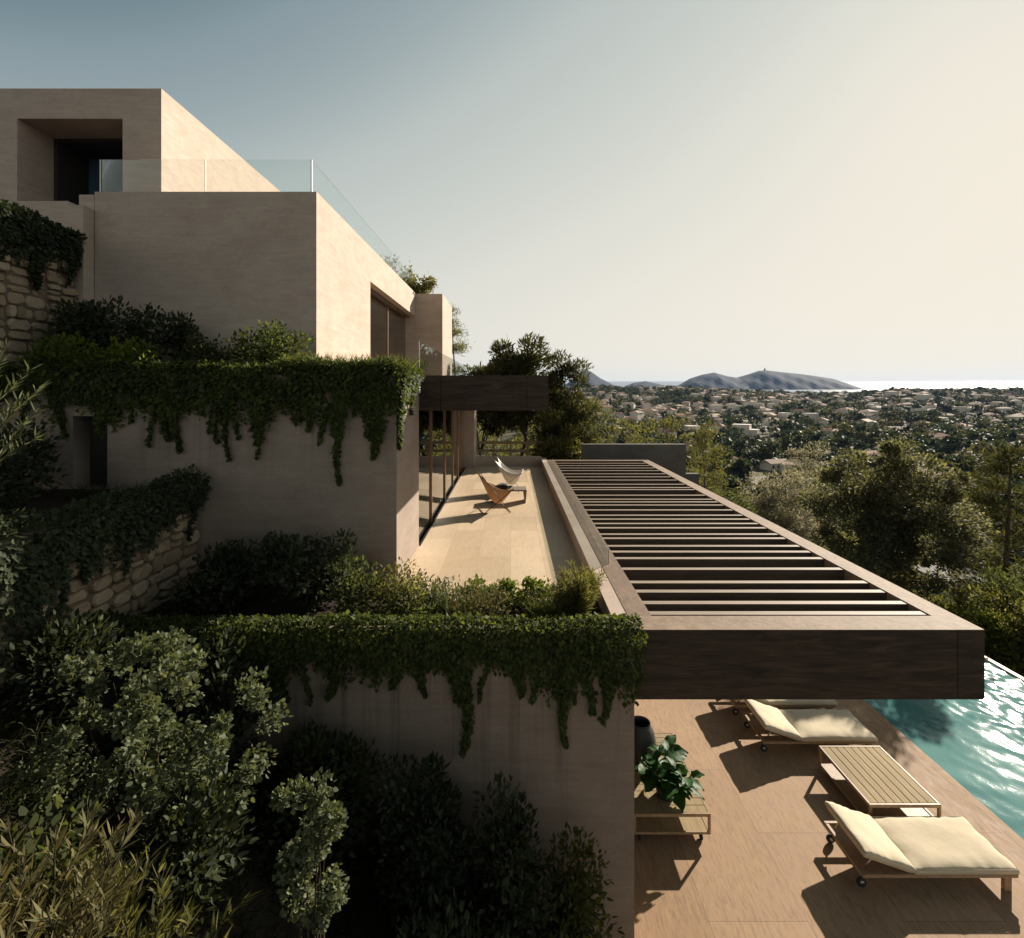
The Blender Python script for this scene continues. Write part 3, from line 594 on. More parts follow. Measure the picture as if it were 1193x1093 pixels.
# ------------------------------------------------------------------ loungers
def cushion(mb, x0, x1, y0, y1, z0, z1, puff=.025, n=(40, 22), seed=0):
    rng = np.random.default_rng(seed); nx, ny = n; vs = []; ph = rng.uniform(0, 6, 4)
    def edge(t): return 1 - (2 * t - 1) ** 8
    for side in (1, 0):
        for i in range(nx + 1):
            for j in range(ny + 1):
                u, v = i / nx, j / ny; e = edge(u) * edge(v); x = x0 + (x1 - x0) * u; y = y0 + (y1 - y0) * v
                if side: z = z1 - .03 * (1 - e) + puff * (e ** .5) * (math.sin(math.pi * u) * math.sin(math.pi * v)) ** .4 * e + .005 * math.sin(9 * u + ph[0]) * math.sin(7 * v + ph[1]) + .006 * math.sin(31 * u + ph[2] + 2 * math.sin(9 * u)) * math.exp(-12 * min(v, 1 - v)) + .004 * math.sin(17 * v + ph[3] + 5 * u) * math.exp(-9 * min(u, 1 - u))
                else: z = z0
                vs.append((x, y, z))
    N = (nx + 1) * (ny + 1); fs = []; q = lambda i, j, o=0: o + i * (ny + 1) + j
    for i in range(nx):
        for j in range(ny): fs += [(q(i, j), q(i + 1, j), q(i + 1, j + 1), q(i, j + 1)), (q(i, j, N), q(i, j + 1, N), q(i + 1, j + 1, N), q(i + 1, j, N))]
    for i in range(nx): fs += [(q(i, 0), q(i, 0, N), q(i + 1, 0, N), q(i + 1, 0)), (q(i, ny), q(i + 1, ny), q(i + 1, ny, N), q(i, ny, N))]
    for j in range(ny): fs += [(q(0, j), q(0, j + 1), q(0, j + 1, N), q(0, j, N)), (q(nx, j), q(nx, j, N), q(nx, j + 1, N), q(nx, j + 1))]
    mb.add(vs, fs, True); return mb
def make_lounger():
    r = empty('sun_lounger', (0, 0, 0), 'nearest cream sun lounger with a raised headrest, fully in the sun', 'sun lounger', 'sun loungers on the pool deck')
    f = MB(); L, Wd = 2.08, .87
    f.box(0, L, 0, .05, .20, .245, .006).box(0, L, Wd - .05, Wd, .20, .245, .006).box(0, .05, .05, Wd - .05, .20, .245, .006).box(L - .05, L, .05, Wd - .05, .20, .245, .006)
    for k in range(11): f.box(.72 + k * .122, .80 + k * .122, .05, Wd - .05, .215, .237)
    f.build('frame', 'teak_frame', r)
    for y in (.03, Wd - .12): MB().box(L - .16, L - .06, y, y + .06, 0, .20, .005).build('leg', 'teak_frame', r)
    for y in (.10, Wd - .10):
        w = MB().disc((.05, y, .062), (0, 1, 0), .062, .03, 20).build('wheel', 'rubber', r)
        MB().disc((.05, y, .062), (0, 1, 0), .028, .05, 14).tube([(.05, y, .075), (.09, y, .2)], .012).build('castor_hub', 'steel', w)
    b = MB(); a0 = math.radians(19); 
    sc2 = cushion(MB(), .70, L + .01, .0, Wd, .25, .335, .012).build('seat_cushion', 'cream', r)
    MB().tube([(.71, .004, .306), (L, .004, .306), (L + .006, .012, .306), (L + .006, Wd - .012, .306), (L, Wd - .004, .306), (.71, Wd - .004, .306)], .006, 6).build('piping', 'cream_side', sc2)
    hb = cushion(MB(), 0, .72, .0, Wd, .012, .095, .010, (22, 22), 3); hb.box(.0, .70, .03, Wd - .03, -.018, .01)
    h = hb.build('headrest', 'cream', r); h.location = (.698, Wd, .25); h.rotation_euler = (0, 0, math.pi)
    me = h.data; 
    for v in me.vertices:
        x, z = v.co.x, v.co.z; v.co.x = x * math.cos(a0) - z * math.sin(a0) * 1.0; v.co.z = x * math.sin(a0) + z * math.cos(a0)
    for y in (.12, Wd - .12): MB().tube([(.10, y, .225), (.22, y, .40)], .012).build('support_strut', 'steel', r)
    return r
L1 = make_lounger(); L1.location = (4.69, 6.86, 0)
L2 = copy_tree(L1); L2.location = (4.65, 9.46, 0); L2['label'] = 'cream sun lounger behind the slatted wooden table, its seat in shade'
L3 = copy_tree(L1); L3.location = (4.60, 10.55, 0); L3['label'] = 'farthest sun lounger, mostly hidden under the pergola edge'

# slatted coffee table between the loungers
t = empty('slatted_table', (5.46, 7.83, 0), 'low slatted teak table standing between two sun loungers', 'table')
b = MB()
for k in range(8): b.box(.036 + k * .1275, .036 + k * .1275 + .120, .04, 1.27, .37, .398, .004)
b.build('table_top', 'teak', t)
MB().box(0, 1.09, 0, .035, .35, .40, .004).box(0, 1.09, 1.275, 1.31, .35, .40, .004).box(0, .035, .035, 1.275, .35, .40, .004).box(1.055, 1.09, .035, 1.275, .35, .40, .004).build('frame', 'teak_frame', t)
MB().box(0, .03, .04, 1.27, .08, .115).box(1.06, 1.09, .04, 1.27, .08, .115).box(.03, 1.06, .04, 1.27, .085, .105).build('shelf', 'teak_frame', t)
for x in (0, 1.05):
    for y in (0, 1.27): MB().box(x, x + .04, y, y + .04, 0, .349, .003).build('leg', 'teak_frame', t)
# trolley table with plant and vase
t = empty('low_trolley_table', (1.82, 7.62, 0), 'low teak trolley table on castors beside the house wall', 'table')
b = MB()
for k in range(13): b.box(.035, 1.105, .032 + k * .1375, .032 + k * .1375 + .131, .400, .432, .003)
b.build('table_top', 'teak', t)
b = MB()
for y in (0, 1.79): b.box(0, 1.14, y, y + .03, .39, .435).box(0, 1.14, y, y + .03, .13, .165).box(0, .035, y, y + .03, .165, .39).box(1.105, 1.14, y, y + .03, .165, .39)
b.box(0, .03, .03, 1.79, .39, .434).box(1.11, 1.14, .03, 1.79, .39, .434).box(0, .03, .03, 1.79, .13, .16).box(1.11, 1.14, .03, 1.79, .13, .16).build('frame', 'teak_frame', t)
MB().box(.03, 1.11, .03, 1.79, .135, .155).build('shelf', 'teak', t)
for x in (.1, 1.02):
    for y in (.07, 1.73):
        w = MB().disc((x, y, .05), (1, 0, 0), .05, .03, 16).build('wheel', 'rubber', t); MB().tube([(x, y, .05), (x, y, .13)], .014).build('castor_stem', 'steel', w)
v = MB().lathe([(.0, .0), (.13, .0), (.19, .12), (.245, .32), (.25, .45), (.215, .60), (.16, .69), (.15, .71), (.165, .725), (.14, .725), (.13, .70), (.18, .58), (.20, .4), (.0, .05)], (2.17, 8.62, .43), 32)
tag(v.build('vase', 'ceramic'), 'tall dark round ceramic vase on the trolley table beside the wall', 'vase')
rng = np.random.default_rng(21); pl = empty('leafy_plant', (2.40, 7.98, .432), 'broad leaved green plant on the near end of the trolley table', 'potted plant')
MB().lathe([(0, 0), (.10, 0), (.13, .16), (.12, .16), (.09, .14), (0, .13)], (0, 0, 0), 20).build('pot', 'ceramic', pl)
pl.scale = (1.3, 1.3, 1.15); V = []; Fc = []; st = MB()
def bigleaf(p, d, L, wd, nrm):
    global V, Fc
    d = unit(d); nrm = unit(nrm - (nrm @ d) * d); sd = np.cross(d, nrm); o = sum(len(x) for x in V); rows = []
    for i in range(8):
        tt = i / 7; ww = wd * (math.sin(math.pi * tt ** .75) ** .8 if 0 < tt < 1 else .02); c = p + d * L * tt - np.array([0, 0, 1]) * L * .28 * tt * tt
        wv = .012 * math.sin(tt * 14)
        rows += [c - sd * ww + nrm * (.22 * ww + wv), c - sd * ww * .5 + nrm * .07 * ww, c, c + sd * ww * .5 + nrm * .07 * ww, c + sd * ww + nrm * (.22 * ww - wv)]
    V.append(np.array(rows)); 
    for i in range(7):
        for j in range(4): Fc.append([o + i * 5 + j, o + i * 5 + j + 1, o + i * 5 + j + 6, o + i * 5 + j + 5])
for (sx, sy, sh) in ((0, 0, .62), (.28, -.05, .30), (-.22, .06, .36), (.05, .22, .45), (.10, -.2, .26)):
    st.tube([(sx * .15, sy * .15, .1), (sx * .7, sy * .7, sh * .6), (sx, sy, sh)], [.012, .009, .006], 6)
    for k in range(int(12 + sh * 12)):
        a = k * 2.4 + rng.random(); hgt = sh * (.35 + .65 * k / (12 + sh * 12)) ; tlt = rng.uniform(-.1, .6); d = np.array([math.cos(a), math.sin(a), tlt]); b0 = np.array([sx * hgt / sh, sy * hgt / sh, hgt + .02])
        bigleaf(b0 + d * .03, d, rng.uniform(.15, .27), rng.uniform(.05, .085), np.array([0, 0, 1.0]) + rng.normal(size=3) * .25)
link('leaves', npmesh('leaves', np.concatenate(V), Fc, True), 'big_leaf', pl); st.build('stem', 'twig', pl)

# ------------------------------------------------------------------ terrace furniture
def butterfly(loc, rz, leather, label):
    r = empty('butterfly_chair', loc, label, 'chair', None, rz)          # faces local +X
    BL, BR, FL, FR = np.array([-.42, .38, 1.0]), np.array([-.42, -.38, 1.0]), np.array([.42, .40, .62]), np.array([.42, -.40, .62])
    N = 14; V = []; Fc = []
    for i in range(N + 1):
        for j in range(N + 1):
            u, w = i / N, j / N; p = (BL * (1 - w) + BR * w) * (1 - u) + (FL * (1 - w) + FR * w) * u
            s = math.sin(math.pi * w) ** .8; sag = .50 * math.sin(math.pi * min(1, u * 1.0)) ** .75 * (.35 + .65 * s) + .13 * s * (1 - u) + .10 * s * u
            p = p - np.array([0, 0, 1]) * sag; p[0] += .10 * s * (1 - u) - .05 * s * u; p[1] *= 1 - .22 * math.sin(math.pi * u); V.append(p)
    for i in range(N):
        for j in range(N): Fc.append([i * (N + 1) + j, (i + 1) * (N + 1) + j, (i + 1) * (N + 1) + j + 1, i * (N + 1) + j + 1])
    s = link('sling_seat', npmesh('sling_seat', V, Fc, True), leather, r); sm = s.modifiers.new('thick', 'SOLIDIFY'); sm.thickness = .012; sm.offset = 0
    g = MB(); fl = [(-.34, .34, .012), (-.34, -.34, .012), (.34, .34, .012), (.34, -.34, .012)]
    g.tube([BL, fl[2], fl[3], BR], .010, 6).tube([FL, fl[0], fl[1], FR], .010, 6).tube([BL, (0.0, .30, .30), fl[2]], .006, 6); g.build('frame', 'dark_metal' if leather == 'leather_tan' else 'steel', r); return r, N
c1, _ = butterfly((-.42, 13.3, 3.6), math.radians(14), 'leather_tan', 'tan leather butterfly chair with a black cushion, nearer of the two')
cu = MB(); cushion(cu, -.16, .20, -.2, .2, .0, .10, .05, (8, 8), 5); q = cu.build('cushion', 'black_fabric', c1); q.location = (.16, 0, .52); q.rotation_euler = (0, math.radians(-24), 0)
c2, _ = butterfly((-.05, 15.9, 3.6), math.radians(-5), 'leather_pale', 'pale butterfly chair at the back of the terrace')
t = empty('low_table', (.02, 14.4, 3.6), 'low dark wooden table beside the butterfly chairs on the terrace', 'table')
MB().box(-.42, .42, -.28, .28, .33, .37, .006).build('table_top', 'slat_wood', t)
for x in (-.38, .36):
    MB().add([(x, -.26, 0), (x + .03, -.26, 0), (x + .03, .26, 0), (x, .26, 0), (x - .04, -.28, .33), (x + .06, -.28, .33), (x + .06, .28, .33), (x - .04, .28, .33)], [(3, 2, 1, 0), (4, 5, 6, 7), (0, 1, 5, 4), (1, 2, 6, 5), (2, 3, 7, 6), (3, 0, 4, 7)]).build('leg', 'slat_wood', t)
bw = MB().lathe([(0, 0), (.05, 0), (.10, .05), (.105, .055), (.05, .012), (0, .01)], (-.05, 14.4, 3.97), 18); tag(bw.build('bowl', 'ceramic'), 'small dark bowl on the low terrace table', 'bowl')

# ------------------------------------------------------------------ garden wall, stone retaining walls, hillside
g = MB().box(3.0, 7.35, 21.6, 21.9, -2, 4.44).box(7.35, 7.9, 21.6, 21.9, -2, 3.2); tag(g.build('garden_wall', 'concrete'), 'long dark concrete garden wall behind the pergola', 'wall')
def hz(x, y):
    z = 3.75 - .62 * (x + 5.0) + 1.15 * float(sstep(4.6, 2.2, np.array(y))) * float(sstep(.2, -2.2, np.array(x))) + .10 * math.sin(x * 2.1 + y * 1.7) + .07 * math.sin(x * 4.3 - y * 3.1)
    return z
hv = []; hf = []; nx, ny = 60, 50
for i in range(nx + 1):
    for j in range(ny + 1): x = -5.2 + 6.6 * i / nx; y = -1 + 7.0 * j / ny; hv.append((x, y, hz(x, y)))
for i in range(nx):
    for j in range(ny): q = i * (ny + 1) + j; hf.append((q, q + ny + 1, q + ny + 2, q + 1))
tag(link('hillside', npmesh('hillside', hv, hf, True), 'soil'), kind='structure')
tag(box('upper_bank', 'soil', None, -14, -5.3, -1, 8.25, 2, 5.12), kind='structure')
tag(box('top_bank', 'soil', None, -14, -8.75, 6, 9.99, 6.95, 9.45), kind='structure')
def stone_wall(name, x, y0, y1, z0, z1, label, seed, thick=.42):
    """coursed field stone: every block has its own uneven shape"""
    rng = np.random.default_rng(seed); b = MB(); cells = []
    def split(ya, yb, za, zb, d):
        w, h = yb - ya, zb - za
        if (w < .5 and h < .27 and (d > 3) and rng.random() < .75) or (w < .3 and h < .2) or d > 9: cells.append((ya, yb, za, zb)); return
        if w > h * rng.uniform(1.1, 2.0) and w > .3: c = ya + w * rng.uniform(.32, .68); split(ya, c, za, zb, d + 1); split(c, yb, za, zb, d + 1)
        elif h > .2: c = za + h * rng.uniform(.35, .65); split(ya, yb, za, c, d + 1); split(ya, yb, c, zb, d + 1)
        else: cells.append((ya, yb, za, zb))
    split(y0, y1, z0, z1, 0)
    for ya, yb, za, zb in cells:
        w, h = yb - ya, zb - za; gp = .010; e = rng.uniform(-.035, .05); J = lambda k: rng.uniform(-k, k); n = 10; rim = []; top = []
        for k in range(n):                             # a rounded, uneven outline inside the cell
            t = 2 * math.pi * (k + .5) / n; cx, cz = math.cos(t), math.sin(t); q = (abs(cx) ** 9 + abs(cz) ** 9) ** (1 / 9); cx /= q; cz /= q
            yy = (ya + yb) / 2 + cx * (w / 2 - gp) * (1 - abs(J(.09))); zz = (za + zb) / 2 + cz * (h / 2 - gp) * (1 - abs(J(.12))); rim.append((yy, zz)); top.append(((ya + yb) / 2 + (yy - (ya + yb) / 2) * .88, (za + zb) / 2 + (zz - (za + zb) / 2) * .82))
        vs = [(x - thick, p, q) for p, q in rim] + [(x + e - .03 + J(.008), p, q) for p, q in rim] + [(x + e - .006 + J(.016), p, q) for p, q in top]
        fs = [(k, (k + 1) % n, n + (k + 1) % n, n + k) for k in range(n)] + [(n + k, n + (k + 1) % n, 2 * n + (k + 1) % n, 2 * n + k) for k in range(n)] + [tuple(range(2 * n, 3 * n)), tuple(range(n - 1, -1, -1))]
        b.add(vs, fs)
    o = empty(name, (x, (y0 + y1) / 2, z0), label, 'wall'); q = b.build('stones', 'stone', o); q.location = (-x, -(y0 + y1) / 2, -z0)
    q = MB().box(x - thick + .02, x - .045, y0 + .01, y1 - .01, z0, z1 - .02).build('mortar', 'mortar', o); q.location = (-x, -(y0 + y1) / 2, -z0); return o
stone_wall('stone_wall', -5.0, -.5, 8.24, 2.6, 5.15, 'rough stone retaining wall with ivy over its top, below the black doorway', 4)
stone_wall('stone_wall', -8.4, 6.5, 9.98, 6.95, 9.6, 'upper rough stone wall under dark ivy beside the top storey', 8)

# ------------------------------------------------------------------ ivy
ivy('ivy', (-5.0, 6.0, 3.93), (1.52, 6.0, 3.93), (0, -1, 0), lambda u: .66 + .10 * math.sin(u * 9), 'thick ivy hanging over the lowest front wall under the planter', 'ivy', 30000, .2, .30, .16, .046,
    [(.855, .80, .20), (.865, 1.32, .14), (.94, .85, .10), (.67, .8, .26), (.685, 1.42, .18), (.615, .75, .1), (.45, .8, .2), (.56, .65, .2), (.78, .75, .22), (.905, .95, .16), (.35, .7, .3), (.2, .6, .3)], 1)
ivy('ivy', (-9.2, 8.26, 6.98), (-1.75, 8.26, 6.98), (0, -1, 0), lambda u: .80 + .12 * math.sin(u * 11 + 1), 'long ivy curtain hanging over the middle wall below the upper block', 'ivy', 31000, .22, .4, .22, .055,
    [(.36, 1.0, .22), (.50, 1.05, .24), (.52, 1.25, .12), (.862, 1.0, .22), (.868, 1.75, .12), (.945, 1.35, .26), (.93, 1.0, .35), (.8, .9, .14), (.62, .8, .3), (.27, .8, .2)], 2)
ivy('ivy', (-1.83, 8.2, 6.98), (-1.83, 9.85, 6.98), (1, 0, 0), lambda u: 1.0 * (1 - u) + .15, 'ivy falling round the sunlit corner of the middle wall', 'ivy', 5200, .16, .3, .18, .055, [(.06, 1.2, .15)], 3)
ivy('ivy', (-8.4, 6.5, 9.62), (-8.4, 9.95, 9.62), (1, 0, 0), lambda u: .75 + .2 * math.sin(u * 8), 'dark ivy mat over the upper stone wall', 'ivy_dark', 14000, .2, .5, .22, .06, [(.75, 1.1, .3)], 4)
ivy('ivy', (-5.0, 0, 5.2), (-5.0, 8.2, 5.2), (1, 0, 0), lambda u: .42 + 2.0 * (max(0, .95 - u)) + .12 * math.sin(u * 40), 'dark ivy mat spilling over the lower stone wall', 'ivy_dark', 31000, .24, .6, .26, .055, [], 5)

# ------------------------------------------------------------------ planter plants (front planter, level 3.66)
Zp = 3.64
bush('bush', (-4.0, 7.3, Zp), (1.1, 1.0, .7), 'dark bush at the far left of the front planter, against the wall', m='bush_dark', n=3200, seed=31, leaf=.085)
bush('bush', (-2.9, 7.3, Zp), (1.3, 1.1, 1.0), 'dark spreading bush in the planter below the bare middle wall', m='bush_dark', n=3000, seed=32, leaf=.085)
bush('bush', (-2.15, 6.95, Zp), (.8, .7, .55), 'small dark bush left of the wall corner in the planter', m='bush', n=1800, seed=33, leaf=.06)
bush('bush', (-1.55, 7.0, Zp), (1.0, .8, .60), 'olive brown bush at the foot of the middle wall corner', m='olive', n=2600, seed=34, leaf=.05, cr=.2)
branchy('shrub', (-1.02, 7.15, Zp), .62, 'pale green shrub with pointed leaves at the terrace edge', 'shrub', 'silver', leaf=.075, per=7, wr=.3, depth=1, limbs=8, splay=.9, seed=35, tuft=.06, trunk_r=.012)
bush('bush', (-1.3, 6.6, Zp), (.7, .5, .38), 'low fresh green bush on the planter edge beneath the corner', m='bush', n=1500, seed=36, leaf=.05)
tuft_grass('grass_tuft', [(-.85 + .1 * k, 6.85 + .05 * (k % 3), Zp) for k in range(6)], 'upright grassy tuft between the pale shrub and the clipped hedge', 'grass', 'grass', .48, .012, 60, 37, .08, .25)
bush('hedge', (-.05, 7.28, Zp), (1.6, .36, .36), 'low clipped hedge along the front of the terrace floor', 'hedge', 'lime', .045, 4200, .6, 60, .11, 38, None, True, .3, .35)
bush('bush', (-.35, 6.75, Zp), (.8, .5, .34), 'rusty brown low bush in front of the hedge', m='straw', n=1800, seed=39, leaf=.045, wr=.3)
tuft_grass('grass_tuft', [(.35 + .09 * k, 6.85 + .06 * (k % 3), Zp) for k in range(6)], 'tall green grassy tuft beside the feathery bush', 'grass', 'grass', .46, .012, 60, 40, .08, .3)
def feathery(name, base, h, w, label, m, seed, n=260):
    rng = np.random.default_rng(seed); o = empty(name, base, label, 'shrub'); segs = []; T = []
    for k in range(26):
        a = rng.random() * 6.28; r = rng.random() ** .5 * w / 2; e = np.array([math.cos(a) * r, math.sin(a) * r, h * rng.uniform(.6, 1.0)]); s = np.array([0, 0, 0.0]); m_ = e * .5 + np.array([0, 0, -.02]); segs += [(s, m_, .009, .006), (m_, e, .006, .002)]
        for f in np.linspace(.35, 1, 9): T.append((m_ * (2 - 2 * f) + e * (2 * f - 1) if f > .5 else m_ * f * 2))
    T = np.array(T); k = np.repeat(np.arange(len(T)), 16); p = T[k] + rng.normal(size=(len(k), 3)) * .025; d = unit(T[k] * np.array([1.6, 1.6, 1]) + rng.normal(size=p.shape) * .35)
    link('branches', seg_mesh('branches', segs, 4), 'twig', o); link('foliage', leaf_mesh('foliage', p, d, rng.normal(size=p.shape), .09 * rng.uniform(.6, 1.3, len(k)), .11, rng), m, o); return o
feathery('feathery_shrub', (.82, 6.75, Zp), .66, .55, 'feathery olive shrub at the right end of the planter by the parapet', 'olive', 41)
feathery('feathery_shrub', (1.02, 7.05, Zp), .62, .5, 'second feathery shrub, just behind the one by the parapet', 'olive', 42)
# roof garden over the middle wall (level 7.0)
tuft_grass('rosemary_tuft', [(-3.6 + .12 * k, 8.35 + .1 * (k % 3), 6.98) for k in range(16)], 'sunlit spiky rosemary along the right end of the middle wall top', 'rosemary', 'grass', .36, .014, 70, 50, .09, .15)
tuft_grass('rosemary_tuft', [(-5.6 + .13 * k, 8.4 + .1 * (k % 3), 6.98) for k in range(12)], 'spiky rosemary tufts on the wall top under the middle of the upper block', 'rosemary', 'grass', .26, .014, 45, 51, .09, .2)
bush('bush', (-7.35, 8.45, 6.95), (1.0, .6, .42), 'yellow green bush on the wall top right above the black doorway', m='lime', n=2600, seed=52, leaf=.075, wr=.6)
bush('bush', (-6.3, 8.45, 6.95), (1.0, .6, .36), 'small yellow green bush on the wall top beside the first', m='lime', n=1500, seed=53, leaf=.07, wr=.6)
bush('bush', (-7.6, 9.3, 7.0), (1.6, 1.2, 1.35), 'tall dark bush against the left of the upper block front', m='bush_dark', n=3600, seed=54, leaf=.09)
bush('bush', (-6.5, 9.4, 7.0), (1.4, 1.0, 1.1), 'dark bush with reaching twigs in front of the upper block', m='bush_dark', n=2800, seed=55, leaf=.09)
branchy('shrub', (-5.55, 9.3, 6.95), 1.0, 'thin dark shrub in front of the middle of the upper block', 'shrub', 'bush', leaf=.08, per=9, wr=.5, depth=1, limbs=6, splay=.8, seed=56, tuft=.09, trunk_r=.015)
bush('bush', (-4.3, 9.2, 6.95), (1.15, .9, .85), 'fresh green leafy bush under the upper block corner', m='ivy', n=2200, seed=57, leaf=.085, wr=.5)
branchy('shrub', (-3.55, 9.0, 6.95), .5, 'small light shrub just right of the leafy bush by the block corner', 'shrub', 'bush', leaf=.06, per=8, wr=.5, depth=1, limbs=6, splay=.9, seed=58, tuft=.07, trunk_r=.012)
# upper roof plants near the fin
branchy('shrub', (-3.95, 21.6, 10.6), 1.5, 'sunlit shrub growing on top of the fin wall', 'shrub', 'olive', leaf=.12, per=10, wr=.6, depth=1, limbs=6, splay=.6, seed=60, tuft=.13, trunk_r=.02)
branchy('shrub', (-4.75, 21.2, 10.6), 1.9, 'thin leaning shrub behind the end of the roof balustrade', 'shrub', 'olive', leaf=.12, per=7, wr=.6, depth=1, limbs=3, splay=.35, seed=61, tuft=.12, trunk_r=.02, lean=(-.35, 0))
branchy('shrub', (-2.6, 13.8, 7.02), .75, 'small shrub behind the glass rail of the upper terrace', 'shrub', 'bush', leaf=.06, per=8, wr=.4, depth=1, limbs=6, splay=.7, seed=62, tuft=.06, trunk_r=.012)

# ------------------------------------------------------------------ dark planting on the left slope
def on(x, y): return (x, y, hz(x, y) - .05)
k = 70
for (x, y, sz, lab, mm) in (
    (-4.6, 5.2, (.8, .8, .8), 'dark bush at the foot of the lower stone wall', 'bush_dark'),
    (-3.2, 5.5, (1.5, .9, 1.2), 'wide dark bush under the left end of the hanging ivy', 'bush_dark'),
    (-2.0, 5.45, (1.3, .9, 1.3), 'dark bush against the front wall left of the pale shrub', 'bush'),
    (-.95, 5.35, (1.1, .9, 1.55), 'dark leafy bush against the middle of the front wall', 'bush_dark'),
    (-.1, 5.3, (.95, .8, 1.75), 'dark upright bush against the front wall below the long ivy strand', 'bush_dark'),
    (.62, 5.45, (.7, .6, 1.75), 'green bush against the front wall nearest its corner', 'bush'),
    (-2.6, 4.0, (1.1, .9, .9), 'low dark bush behind the big pale leaved shrub', 'bush_dark'),
    (-.55, 4.4, (1.1, .9, 1.0), 'dark bush in the bottom middle of the slope', 'bush_dark'),
    (.25, 4.6, (.9, .8, .95), 'dark low bush below the wall at the bottom right of the slope', 'bush')):
    bush('bush', on(x, y), sz, lab, m=mm, n=int(2600 * sz[0] * sz[2] + 600), seed=k, leaf=.075, wr=.45, cr=.24, K=30); k += 1
bush('bush', (-7.4, 7.6, 5.1), (1.0, .8, 1.0), 'dark bush left of the black doorway', m='bush_dark', n=2200, seed=85, leaf=.09)
bush('bush', (-6.9, 6.7, 5.1), (1.4, .9, .9), 'dark bush on the bank behind the lower stone wall', m='bush_dark', n=2400, seed=87, leaf=.09)
tuft_grass('grass_tuft', [(-6.3 + .15 * k, 7.5, 5.1) for k in range(7)], 'thin grey grass tuft growing in front of the black doorway', 'grass', 'grass_dark', .4, .008, 30, 86, .1, .4)
def lit_shrub(x, y, size, z0, label, seed, n, K, cr, leaf):
    g = on(x, y); bush('shrub', g, size, label, 'shrub', 'silver', leaf, n, .85, K, cr, seed, lift=z0 - g[2], shell=.42, up=.15, floor=-9)
lit_shrub(-2.98, 4.25, (2.15, 1.1, 1.6), 3.08, 'big pale leaved shrub catching the sun on the left slope', 90, 9000, 64, .115, .040)
lit_shrub(-1.40, 3.5, (.46, .44, 1.35), 2.84, 'slender pale shrub catching the sun right of the bigger one', 93, 4300, 30, .078, .032)
# oleander sprays near the camera
def lance(name, base, h, label, m, seed, stems=12, spread=.5, leaf=.14, lean=(0, 0), per=60, cat='oleander', wr=.13, minz=-9):
    rng = np.random.default_rng(seed); o = empty(name, base, label, cat); segs = []; T = []; D = []
    for k in range(stems):
        d = unit(np.array([rng.normal() * spread + lean[0], rng.normal() * spread + lean[1], 1.0])); p = np.array([rng.normal() * .08, rng.normal() * .08, -.1]); L = h * rng.uniform(.75, 1.1)
        for s in range(6):
            q = p + d * L / 6; segs.append((p, q, .010 * (1 - s / 8), .010 * (1 - (s + 1) / 8)))
            for _ in range(per // 6):
                if s > 0 and q[2] > minz: f = rng.random(); T.append(p + (q - p) * f); a = rng.random() * 6.28; D.append(unit(d * .9 + np.array([math.cos(a), math.sin(a), .1]) * .8))
            p = q; d = unit(d + rng.normal(size=3) * .12 + np.array([lean[0] * .1, lean[1] * .1, -.03]))
    link('branches', seg_mesh('branches', segs, 5), 'twig', o); T = np.array(T); D = np.array(D)
    link('foliage', leaf_mesh('foliage', T, D, np.array([0, 0, 1.0]) + rng.normal(size=T.shape) * .5, leaf * rng.uniform(.65, 1.2, len(T)), wr, rng), m, o); return o
lance('oleander', (-4.93, 4.1, 5.25), 1.95, 'sunlit oleander spray reaching in from the left edge at mid height', 'silver', 95, 26, .17, .11, (.12, 0), 170, minz=.55)
lance('oleander', on(-2.5, 2.5), 1.2, 'straw coloured oleander in the bottom left corner', 'straw', 96, 95, .26, .12, (-.1, 0), 110)
lance('oleander', on(-2.15, 2.85), .95, 'greener oleander beside the straw coloured one at bottom left', 'olive', 97, 40, .28, .11, (0, 0), 90)
bush('bush', on(-2.9, 3.0), (.7, .6, .8), 'round leaved bush behind the straw coloured oleander', m='bush', n=2400, seed=98, leaf=.07, wr=.7)
tuft_grass('grass_tuft', [(-1.6 + .1 * k, 2.5 + .1 * (k % 2), hz(-1.6 + .1 * k, 2.5)) for k in range(5)], 'dry grass tuft at the bottom edge right of the oleanders', 'grass', 'straw', .65, .010, 34, 99, .1, .4)
rg = np.random.default_rng(100); sp = []
for _ in range(1100):
    x, y = rg.uniform(-5, 1.2), rg.uniform(1.2, 5.95); sp.append((x, y, hz(x, y)))
tuft_grass('grass', sp, 'dark grass and ground cover on the left slope', 'grass', 'grass_dark', .34, .010, 26, 101, .12, .6, None, 'stuff', .6)

# ------------------------------------------------------------------ near trees
def G(px, Y): x = (px - CX) * Y / F; return (x, Y, float(gz(x, Y)))
def T_(fn, name, px, Y, py_top, w, label, **kw):  # by its place across the view, distance and top
    b = G(px, Y); h = CAMZ - (py_top - CY) * Y / F - b[2]
    if fn is tree: return tree(name, b, h, (w, w), label, **kw)
    return pine(name, b, h, w, label, **kw)
T_(tree, 'evergreen_tree', 602, 25.5, 392, 3.3, 'tall dark evergreen tree behind the terrace, rising above the dark canopy', m='pine', leaf=.26, n=22000, K=70, cr=.7, seed=110, trunk_r=.18, wr=.3, low=.6)
T_(tree, 'evergreen_tree', 662, 24.5, 412, 2.5, 'feathery evergreen tree at the right end of the dark canopy', m='pine', leaf=.24, n=20000, K=80, cr=.5, seed=111, trunk_r=.14, wr=.25, low=.15)
T_(tree, 'evergreen_tree', 652, 23.6, 470, 2.8, 'lower olive green tree between the terrace parapet and the garden wall', m='olive', leaf=.2, n=18000, K=70, cr=.65, seed=112, trunk_r=.11, wr=.3, low=.1)
T_(tree, 'evergreen_tree', 562, 27, 424, 3.0, 'small evergreen tree behind the left of the terrace back wall', m='pine', leaf=.24, n=9000, K=40, cr=.65, seed=113, trunk_r=.13, wr=.3, low=.64)
